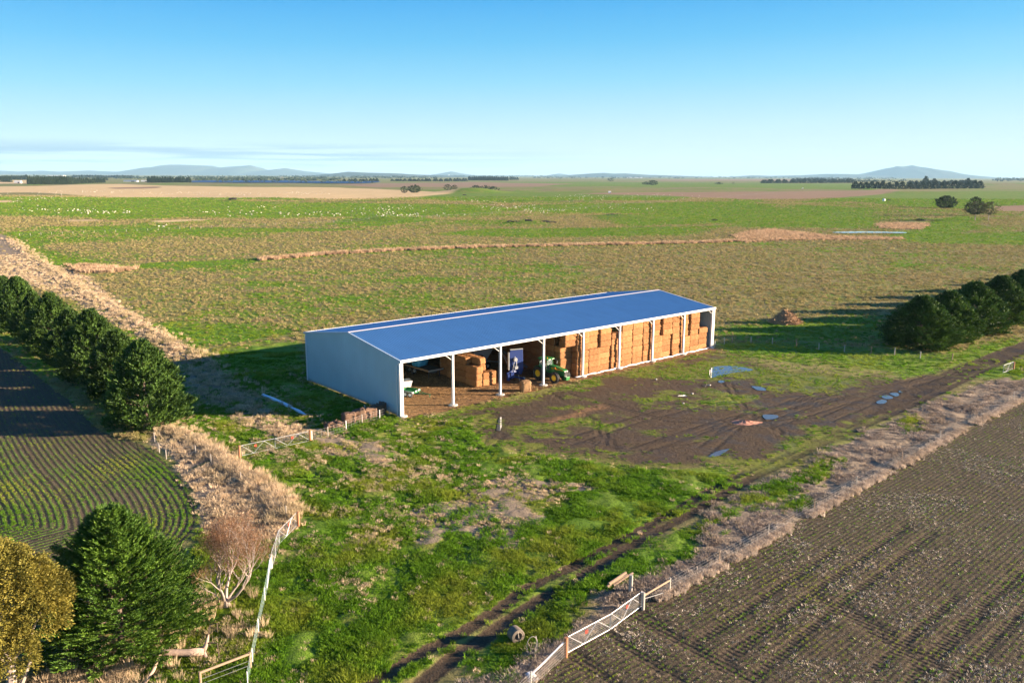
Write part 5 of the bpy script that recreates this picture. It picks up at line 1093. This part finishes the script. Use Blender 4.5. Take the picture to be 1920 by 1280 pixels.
tp = np.array([list(a) for a, b_ in tipsl]); td = np.array([list(b_) for a, b_ in tipsl]); k = tp[:, 2] > 1.9; tp = tp[k]; td = td[k]
link('crown', leafmesh('crown', leaves(tp, td, 9, .8, .42, .02, .2, 6, .1, 1.0), M_twig), bt2)
# fallen trunk
m_ = MB(); a_, b_, c_ = g0(G(290, 1240)), g0(G(384, 1231)), g0(G(266, 1292))
m_.tube([(0, 0, .55), (b_-a_)*.3+Vector((0, .05, .5)), (b_-a_)*.7+Vector((0, -.05, .42)), (b_-a_)+Vector((0, 0, .42))], [.18, .20, .22, .27], 10)
m_.tube([(b_-a_)*.12+Vector((0, 0, .5)), (c_-a_)*.55+Vector((.35, 0, .4)), (c_-a_)+Vector((0, 0, .1))], [.12, .11, .07], 8)
m_.tube([(b_-a_)*.97+Vector((0, 0, .42)), (b_-a_)+Vector((.12, .1, .8)), (b_-a_)+Vector((.22, .3, 1.35))], [.22, .13, .05], 7)
m_.tube([(b_-a_)*.97+Vector((0, 0, .42)), (b_-a_)+Vector((.15, -.2, .1)), (b_-a_)+Vector((.2, -.45, -.1))], [.2, .1, .04], 7)
tr_ = m_; m2_ = MB().tube([(b_-a_)+Vector((.15, .2, 1.1)), (b_-a_)+Vector((.3, .5, 1.9)), (b_-a_)+Vector((.7, .5, 2.0)), (b_-a_)+Vector((.8, .3, 1.5))], [.06, .05, .04, .02], 5).tube([(b_-a_)+Vector((.1, .1, .9)), (b_-a_)+Vector((.8, .1, .9)), (b_-a_)+Vector((.95, -.2, .1))], [.05, .04, .03], 5)
o = m_.build('fallen_trunk', plain('dead_pale_wood', (.42, .30, .23), .85, 0, .45, 5, bstr=1.0), None, True, a_); tag(o, 'pale fallen trunk with broken root end in front of the big conifer', 'log'); m2_.build('dead_branch', plain('dark_dead_branch', (.10, .07, .05), .9), o)
# trees out in the paddocks
def small_tree(px, py, ytop, wpx, prof, mat, label, name='paddock_tree', z0f=.15, tm=None, nt=420, group=None, trunk=.3, lob=.2, forks=0):
    x, y = G(px, py); H = Ht(px, py, ytop); D = math.hypot(x, y); R = wpx/2*D/F_PX; gp = g0((x, y)); gp.z -= .1
    o = thing(name, label, 'tree', gp, 0, group)
    tree_parts(o, H, R, R, prof, mat, nt, 12, R*.22, R*.12, R*.05, R*.13, int(px), H*z0f, lob, .3, trunk, tm, 8)
    if forks: pass
    return o
small_tree(1773, 390, 364, 30, ROUND, M_dkl, 'dense round dark tree left of the gum trees near the right edge', z0f=.06)
small_tree(1826, 404, 366, 24, ROUND, M_dkl, 'tall dark tree standing behind the two pale trunked gums', z0f=.1)
small_tree(1828, 413, 376, 32, ROUND, M_gum, 'left gum tree with thin pale trunk near the right edge', 'gum_tree', .38, M_pbark, 260, trunk=.35, lob=.35)
small_tree(1853, 413, 375, 26, ROUND, M_gum, 'right gum tree with open crown and pale forked trunk near the right edge', 'gum_tree', .33, M_pbark, 170, trunk=.35, lob=.5)
small_tree(758, 362, 350, 14, ROUND, M_dkl, 'smaller left tree of the dark pair in the middle distance', z0f=.1, nt=200)
small_tree(777, 362, 348, 23, ROUND, M_dkl, 'broader right tree of the dark pair in the middle distance', z0f=.1, nt=260)
small_tree(1212, 346, 340, 14, ROUND, M_dkl, 'lower left tree of the far dark clump right of centre', z0f=.02, nt=120)
small_tree(1223, 347, 338, 20, ROUND, M_dkl, 'taller right tree of the far dark clump right of centre', z0f=.05, nt=150)
small_tree(1145, 340, 333, 12, ROUND, M_dkl, 'lone far dark tree left of the white farm buildings', z0f=.05, nt=100)
small_tree(1375, 346, 340, 5, ROUND, M_dkl, 'tiny lone far tree above the pinkish field', nt=60)
small_tree(1348, 346, 341, 13, ROUND, M_dkl, 'low far bush left of the tiny lone tree', nt=80)
for px, py, yt, w, lb_ in ((840, 355, 347, 16, 'dark bush on the left shoulder of the green mound'), (852, 353, 348, 12, 'small dark bush right of the one on the left shoulder of the mound'), (893, 354, 349, 18, 'flat dark bush in the middle of the green mound top'), (910, 357, 349, 24, 'long dark bush on the right side of the green mound'), (925, 358, 350, 20, 'dark bush at the right end of the green mound')):
    o = small_tree(px, py+2, yt, w, ROUND, M_dkl, lb_, 'mound_bush', 0, nt=140); o['category'] = 'bush'
small_tree(1340, 414-1, 409, 12, ROUND, M_dkl, 'low dark bush where the reed bed meets the bright green flat', 'creek_bush', 0, nt=100)['category'] = 'bush'
small_tree(1725, 413, 406, 14, ROUND, M_dkl, 'dark bush at the top of the small round reed bed', 'creek_bush', 0, nt=100)['category'] = 'bush'
# windbreaks far away: one shared low detail tree
WB = []
for k in range(4):
    p_, d_ = crown_pts(150, 1.0, .42, .42, CON, 500+k, .22, .02, .3); me_ = leafmesh('windbreak_crown', leaves(p_, d_, 8, .16, .07, .07, .16, k), M_dkl)
    m_ = MB().tube([(0, 0, -.05), (0, 0, .5)], .02, 5); b0 = len(me_.vertices)
    WB.append(me_)
OW = ORDN+['sixteenth', 'seventeenth', 'eighteenth', 'nineteenth', 'twentieth', 'twenty-first', 'twenty-second', 'twenty-third', 'twenty-fourth', 'twenty-fifth', 'twenty-sixth']
def ordw(i): return OW[i]
def row(x0, y0, x1, y1, hpx0, hpx1, n, label, cat='tree', name='windbreak_tree', wid=1.0, jit=0.0, rows=1, group=None):
    for rw in range(rows):
        for i in range(n):
            f = (i+.5)/n; px, py = x0+(x1-x0)*f+random.uniform(-1, 1)*jit, y0+(y1-y0)*f-rw*.5; x, y = G(px, py); D = math.hypot(x, y); h = (hpx0+(hpx1-hpx0)*f)*D/F_PX*random.uniform(.85, 1.1)
            w = abs(x1-x0)/n*D/F_PX*1.5*wid
            o = link(name, WB[i % 4], None, (x, y, float(gz(x, y)[0])-.3), random.uniform(0, 6), (w, w, h)); tag(o, label if rows > 1 or n == 1 or n > 26 else label.replace('dark tree', f'dark tree, {ordw(i)} from left,', 1).replace('dark conifer', f'dark conifer, {ordw(i)} from the left,', 1) if ('dark tree' in label or 'dark conifer' in label) else f'{ordw(i)} '+label, cat, group or label)
row(52, 346.3, 128, 345.6, 12, 12, 22, 'dark conifer packed into the long block on the far left plain', rows=2)
row(128, 345.5, 197, 342.6, 11, 6, 20, 'dark conifer in the tapering tail of the left block')
row(278, 342.6, 357, 342.6, 9, 9, 16, 'dark tree in the far clump left of the lake', rows=2, jit=1.5)
row(0, 341, 22, 341.5, 9, 8, 6, 'dark tree in the far row cut by the left edge')
row(-2, 337, 52, 337, 6, 7, 12, 'dark tree in the distant row behind the white shed')
row(136, 333, 248, 333.5, 4, 4, 22, 'tiny dark tree in the row above the long conifer block')
row(182, 339, 200, 338, 6, 5, 3, 'dark tree just right of the long block on the far left plain')
row(878, 338.5, 953, 338.8, 7, 7, 22, 'dark tree in the straight far plantation right of centre', rows=2)
row(955, 337.5, 972, 337.5, 6, 5, 5, 'dark tree in the short gap end of the far plantation')
row(735, 340, 875, 340, 4, 5.5, 26, 'small dark tree in the loose far line left of the plantation', jit=3)
row(640, 341, 712, 340.5, 5, 5, 14, 'small dark tree in the loose line beyond the lake end', jit=3)
row(1598, 354, 1660, 354.2, 12, 13, 6, 'round dark tree from left in the closed part of the windbreak', wid=.9)
row(1662, 354, 1844, 353.5, 11.5, 11.5, 15, 'round dark tree from the left in the long gappy far right windbreak', wid=.80, jit=1.5)
row(1424, 343.6, 1600, 343, 6, 6.5, 26, 'dark tree in the broken far line right of the pinkish field', jit=4)
row(1700, 346, 1830, 345.5, 6, 6, 18, 'dark tree in the second line behind the far right windbreak', jit=3)
row(1484, 340, 1545, 339.5, 5, 5, 9, 'small dark tree above the broken far line on the right', jit=2)
for px, py, h, lb_ in ((1735, 347, 13, 'tall round topped tree above the far right windbreak'), (1751, 347, 11, 'broad tree above the far right windbreak'), (1814, 349, 11, 'large tree at the back of the windbreak near its right end')):
    row(px-4, py, px+4, py, h, h, 1, lb_)
# distant woods: thousands of trees that read as one mass
def wood(name, bands, label, seed):
    r = np.random.default_rng(seed); V = []
    for (x0, y0, x1, y1, n, hpx, jy) in bands:
        for i in range(n):
            px = r.uniform(x0, x1); py = y0+(y1-y0)*(px-x0)/(x1-x0)+r.normal(0, jy); x, y = G(px, max(py, 330.6)); D = y
            if D > 29000: continue
            h = hpx*D/F_PX*r.uniform(.6, 1.2); w = h*r.uniform(.8, 1.8); k = 10
            c = np.array([x, y, h*.45])+r.normal(0, 1, (k, 3))*[w*.42, w*.42, h*.22]; d = r.normal(0, 1, (k, 3)); d /= np.linalg.norm(d, axis=1)[:, None]
            e_ = np.cross(d, r.normal(0, 1, (k, 3))); e_ /= np.linalg.norm(e_, axis=1)[:, None]; s_ = w*.45
            V.append(np.stack([c-d*s_*.8, c+e_*s_*.5, c+d*s_*.8, c-e_*s_*.5], 1).reshape(-1, 3))
    V = np.concatenate(V); V[:, 2] = np.maximum(V[:, 2], 0); o = link(name, leafmesh(name, V, M_dkl)); tag(o, label, 'woodland', kind='stuff')
wood('distant_woods', [(0, 332.5, 760, 332.5, 420, 2.6, .5), (0, 335, 300, 335, 150, 2.8, .4), (360, 336, 640, 336, 320, 3.2, .8), (360, 338, 640, 339.5, 160, 3.2, .5), (560, 330.9, 1000, 331.4, 300, 2.2, .2), (640, 334, 830, 334, 120, 2.6, .5), (1000, 331.8, 1920, 332.4, 700, 2.0, .4), (1000, 334, 1500, 334, 130, 2.0, .6), (1500, 337, 1600, 337, 60, 3.0, .5), (1540, 340, 1700, 341, 70, 3.5, .8), (1480, 335, 1700, 335.5, 80, 2.5, .5), (1860, 338, 1925, 338, 60, 3.5, .8), (400, 341, 700, 343, 50, 2.5, .4)], 'scattered dark woods and hedgerow trees merging along the far horizon', 3)
# ------------------------------------------------------------------ sheep
def sheep_mesh(mat, black=False):
    m_ = MB(); n = 10; prof = [(-.62, .05, .62), (-.55, .26, .62), (-.3, .34, .62), (0, .36, .60), (.3, .33, .62), (.48, .22, .68), (.6, .14, .72), (.72, .12, .62), (.86, .09, .5), (.92, .03, .46)]
    vs = []; fs = []
    for x_, r_, z_ in prof:
        for k in range(n): a = 2*math.pi*k/n; vs.append((x_, r_*math.cos(a)*.85, z_+r_*math.sin(a)))
    for i in range(len(prof)-1):
        for k in range(n): fs.append((i*n+k, (i+1)*n+k, (i+1)*n+(k+1) % n, i*n+(k+1) % n))
    fs += [tuple(range(n)), tuple((len(prof)-1)*n+k for k in reversed(range(n)))]
    m_.add(vs, fs)
    for x_, y_ in ((-.42, .16), (-.42, -.16), (.36, .16), (.36, -.16)): m_.tube([(x_, y_, .45), (x_, y_, 0)], [.06, .04], 5)
    for s_ in (-1, 1): m_.tube([(.7, s_*.08, .72), (.68, s_*.2, .7)], [.04, .02], 4)
    me_ = bpy.data.meshes.new('sheep'); me_.from_pydata(m_.v, [], m_.f); me_.materials.append(mat); me_.shade_smooth(); return me_
M_wool = plain('wool', (.66, .60, .48), .9, 0, .1); shm = sheep_mesh(M_wool)
SC = [(60, 372, 50, 6, 46), (150, 360, 90, 3, 52), (100, 394, 60, 1.6, 26), (190, 398, 50, 2.4, 34), (330, 362, 60, 3, 46), (450, 365, 60, 3, 40), (560, 362, 40, 3, 40), (440, 399, 60, 4, 26), (590, 401, 60, 3, 24), (720, 394, 60, 6, 36), (760, 403, 60, 2, 40), (900, 380, 60, 4, 36), (960, 388, 50, 4, 42), (1020, 395, 50, 3, 30), (1090, 370, 50, 3, 36), (1130, 378, 60, 5, 40), (1230, 368, 40, 2.5, 26), (1300, 374, 40, 3, 14), (480, 388, 40, 1.5, 8), (740, 388, 30, 4, 10), (310, 425, 15, 1.5, 5), (1150, 390, 60, 3, 20)]
SP = []
for cx, cy, sx_, sy_, n in SC:
    for i in range(n):
        px, py = rng.normal(cx, sx_*.75), rng.normal(cy, sy_*.8)
        if py < 354 or px < -5: continue
        SP.append((*G(px, py), py, px))
SP.sort(key=lambda q: -q[2])
def zone(px, py):
    a = 'far' if py < 372 else ('middle' if py < 392 else 'nearer'); b_ = 'left' if px < 640 else ('central' if px < 1280 else 'right'); return f'white sheep grazing in the {a} part of the {b_} paddock'
for i, (x, y, py, px) in enumerate(SP[:300]):
    o = link('sheep', shm, None, (x, y, float(gz(x, y)[0])-.02), rng.uniform(0, 6.28), (.8,)*3); lb_ = zone(px, py); tag(o, lb_, 'sheep', lb_.replace('white sheep grazing', 'flock'))
V0 = np.array([list(v.co) for v in shm.vertices]); F0 = [tuple(p.vertices) for p in shm.polygons]; vs = []; fs = []
for x, y, py, px in SP[300:]:
    a = rng.uniform(0, 6.28); c_, s_ = math.cos(a), math.sin(a); z_ = float(gz(x, y)[0]); o_ = len(vs)
    vs += [(x+.8*(v[0]*c_-v[1]*s_), y+.8*(v[0]*s_+v[1]*c_), z_+.8*v[2]) for v in V0]; fs += [tuple(k+o_ for k in f) for f in F0]
me_ = bpy.data.meshes.new('distant_flock'); me_.from_pydata(vs, [], fs); me_.materials.append(M_wool); o = link('distant_flock', me_); tag(o, 'rest of the sheep flock, tiny pale dots in the far paddocks', 'sheep', kind='stuff')
# ------------------------------------------------------------------ far farm buildings, lake, hills
M_wwall = plain('white_wall', (.75, .73, .68), .7, 0, .05); M_broof = plain('blue_grey_roof', (.25, .34, .45), .4, .3, .1); M_tnk = plain('white_tank', (.8, .8, .78), .5, 0, .03)
def barn(px, py, wpx, hpx, label, roof=None, ratio=.4, ang=0.05):
    x, y = G(px, py); D = math.hypot(x, y); w = wpx*D/F_PX; h = hpx*D/F_PX; d = max(w*ratio, h*1.2); gp = Vector((x, y, float(gz(x, y)[0])-.2)); o = thing('farm_building', label, 'building', gp, ang)
    MB().box((0, 0, h*.33), (w, d, h*.66)).build('wall', M_wwall, o)
    MB().add([(-w*.52, -d*.53, h*.62), (w*.52, -d*.53, h*.62), (w*.52, d*.53, h*.62), (-w*.52, d*.53, h*.62), (-w*.52, 0, h), (w*.52, 0, h)], [(0, 1, 5, 4), (2, 3, 4, 5), (0, 4, 3), (1, 2, 5), (3, 2, 1, 0)]).build('roof', roof or M_wwall, o)
    MB().box((w*.2, -d*.5-.03, h*.27), (w*.25, .1, h*.5)).build('door', M_dark, o); return o
barn(34, 343.5, 10, 4, 'small white shed with a dark opening in front of the left tree row')
barn(246, 341, 22, 2.6, 'long low far building with blue grey roof left of the lake', M_broof)
barn(272, 341, 12, 2.6, 'pale far building beside the long low one left of the lake')
barn(1143, 366-3, 4.5, 4, 'tiny white hut standing alone in the green paddock')
barn(1195, 334.2, 16, 1.6, 'long white far building on the horizon right of centre'); barn(1180, 334, 8, 1.6, 'short white far building left of the long one on the horizon')
barn(842, 331.8, 3, 3.5, 'tiny white building on the horizon above the plantation'); barn(852, 331.6, 6, 1.8, 'low white building on the horizon right of the tiny tall one'); barn(745, 331.4, 12, 1.8, 'row of white farm roofs on the horizon left of centre')
barn(526, 334.5, 5, 2.2, 'white house among the trees beyond the lake'); barn(105, 330.9, 26, 1.8, 'long pale building far off above the conifer block'); barn(1505, 354, 2, 2, 'pale speck of a hut beyond the broken tree line')
x, y = G(1657, 378); tk = thing('water_tank', 'white round water tank with brown side in the bright green paddock', 'tank', g0((x, y))); MB().lathe([(1.7, 0), (1.7, 2.6), (.4, 3.2), (.01, 3.25)], 20).build('shell', M_tnk, tk); MB().lathe([(1.74, 2.2), (1.74, 2.35)], 20, cap=False).build('band', M_treated, tk)
for px, py, w, lb_ in ((1666, 377, 7, 'black cattle trough lump just right of the white tank'), (1684, 377, 4, 'small black lump further right of the white tank'), (437, 377, 14, 'dark rocky outcrop on the bright green strip at far left'), (871, 366, 7, 'dark rock on the slope below the green mound'), (1159, 372, 5, 'dark rock among the sheep right of centre')):
    x, y = G(px, py); D = math.hypot(x, y); s_ = w*D/F_PX; o = blob('rock', (0, 0, s_*.08), (s_, s_*.6, s_*.28), int(px), None, .3, 12).build('rock_outcrop', plain('dark_rock', (.05, .04, .032), .9), None, False, g0((x, y))); tag(o, lb_, 'rock')
for px, py, w, n, lb_ in ((976, 417, 44, 9, 'black rock of the outcrop in the middle of the paddock'), (1030, 416, 26, 6, 'black rock of the smaller outcrop right of the middle one'), (1150, 404, 22, 6, 'black rock on the low mound right of the outcrop')):  # outcrop rocks, enlarged so their black also stands in for the mounds' shadow
    for i in range(n):
        x, y = G(px+random.uniform(-.5, .5)*w, py+random.uniform(-1.3, 1.3)); s_ = random.uniform(1.6, 4.2); o = blob('rock', (0, 0, .1), (s_*1.6, s_, s_*.5), i*7+px, None, .35, 8).build('rock_outcrop', plain('basalt', (.035, .032, .028), .9) if i == 0 else bpy.data.materials['basalt'], None, False, g0((x, y))); tag(o, lb_, 'rock', lb_)
water('lake', [(352, 342.4), (360, 339.6), (440, 338.6), (560, 338.8), (660, 340), (712, 341), (690, 344), (620, 344.2), (520, 343.4), (420, 343)], 1.6, 5, plain('lake_water', (.012, .06, .17), .6, 0, .05, spec=.15))
def hill(name, prof, dist, depth, mat, seed, npt=220):
    xs = [p[0] for p in prof]; r_ = []; vs = []; fs = []; nd = 14
    for i in range(npt+1):
        px = xs[0]+(xs[-1]-xs[0])*i/npt; ypx = float(np.interp(px, xs, [p[1] for p in prof])); base = 329.3+(px-960)*ROLL
        X = (px-960)/F_PX*dist*math.cos(PITCH)*1.0/ (math.cos(PITCH)**2+math.sin(PITCH)*math.sin(PITCH))*1.0
        X = (px-960)/F_PX*dist/ (math.cos(PITCH)+math.sin(PITCH)*math.tan(0)) if False else (px-960)/F_PX*dist*(math.cos(PITCH)+math.sin(PITCH)*math.tan(PITCH))*math.cos(PITCH)/1.0
        X = (px-960)/F_PX*dist*math.cos(PITCH)
        h = max(0, (base-ypx)+.4)*dist/F_PX*math.cos(PITCH)**1+CAMH*.0
        for j in range(nd+1):
            f = j/nd; e_ = math.sin(math.pi*f)**.8; n_ = float(fbm(np.array([X/1500]), np.array([f*4+seed]), 1.0, 4, seed)[0])
            rid = h*e_*(1-.45*abs(f-.5)*2*n_); rid = h if j == nd//2 else min(rid, h*.96*(.6+.5*n_)) if h > 0 else 0
            vs.append((X, dist+(f-.5)*depth, rid if 0 < j < nd else -5))
    for i in range(npt):
        for j in range(nd): a = i*(nd+1)+j; fs.append((a, a+nd+1, a+nd+2, a+1))
    m_ = bpy.data.meshes.new(name); m_.from_pydata(vs, [], fs); m_.materials.append(mat); m_.shade_smooth(); o = link(name, m_); o['kind'] = 'structure'
MH = leafy('hill_forest', (.05, .075, .05), (.08, .09, .06), (.07, .08, .05), 0, .0008)
hill('mountain_range', [(-60, 321), (0, 319), (40, 321), (78, 319), (110, 321), (165, 319), (215, 321), (250, 320), (272, 315), (300, 309.5), (320, 308), (345, 308.3), (400, 310.5), (413, 314), (425, 312), (445, 311), (470, 309.5), (480, 312), (493, 319), (512, 317), (535, 314.5), (550, 317), (570, 320), (600, 323), (640, 326), (700, 330)], 26000, 5000, MH, 1)
hill('lone_mountain', [(1560, 332), (1610, 328), (1630, 325), (1655, 317), (1678, 311), (1692, 311.5), (1707, 309), (1722, 312), (1746, 316), (1765, 322), (1790, 326), (1815, 330.5), (1840, 333)], 24000, 4500, MH, 2)
hill('low_hills', [(1370, 330.5), (1410, 327.5), (1440, 328.5), (1500, 327.5), (1545, 325), (1580, 325), (1620, 326), (1640, 329), (1680, 333)], 22000, 3000, MH, 4, 90)
hill('low_hills', [(1040, 329), (1060, 327), (1110, 323.5), (1132, 322.5), (1150, 324), (1172, 323.5), (1210, 326), (1260, 327.5), (1330, 330.5)], 19000, 3000, MH, 5, 90)
hill('low_hills', [(590, 327), (630, 322.5), (652, 319.5), (690, 321.5), (740, 322.5), (780, 325), (860, 327), (960, 329.5)], 14000, 3000, MH, 6, 90)
hill('far_peaks', [(800, 328), (830, 323.5), (845, 320.5), (862, 324), (890, 328), (1020, 328.5), (1047, 324.5), (1075, 328.5)], 28000, 2000, MH, 7, 90)
# ------------------------------------------------------------------ haze
hz = NT('haze_air'); pv = hz.node('ShaderNodeVolumePrincipled'); pv.inputs['Color'].default_value = (.45, .76, 1.0, 1); pv.inputs['Density'].default_value = 2.8e-5; pv.inputs['Anisotropy'].default_value = .0; hz.l.new(pv.outputs[0], hz.out.inputs['Volume'])
o = MB().box((0, 0, 292), (70000, 70000, 602)).build('haze', hz.m); tag(o, 'thin pale blue haze that fades the far plain and the mountains', 'haze', kind='stuff')
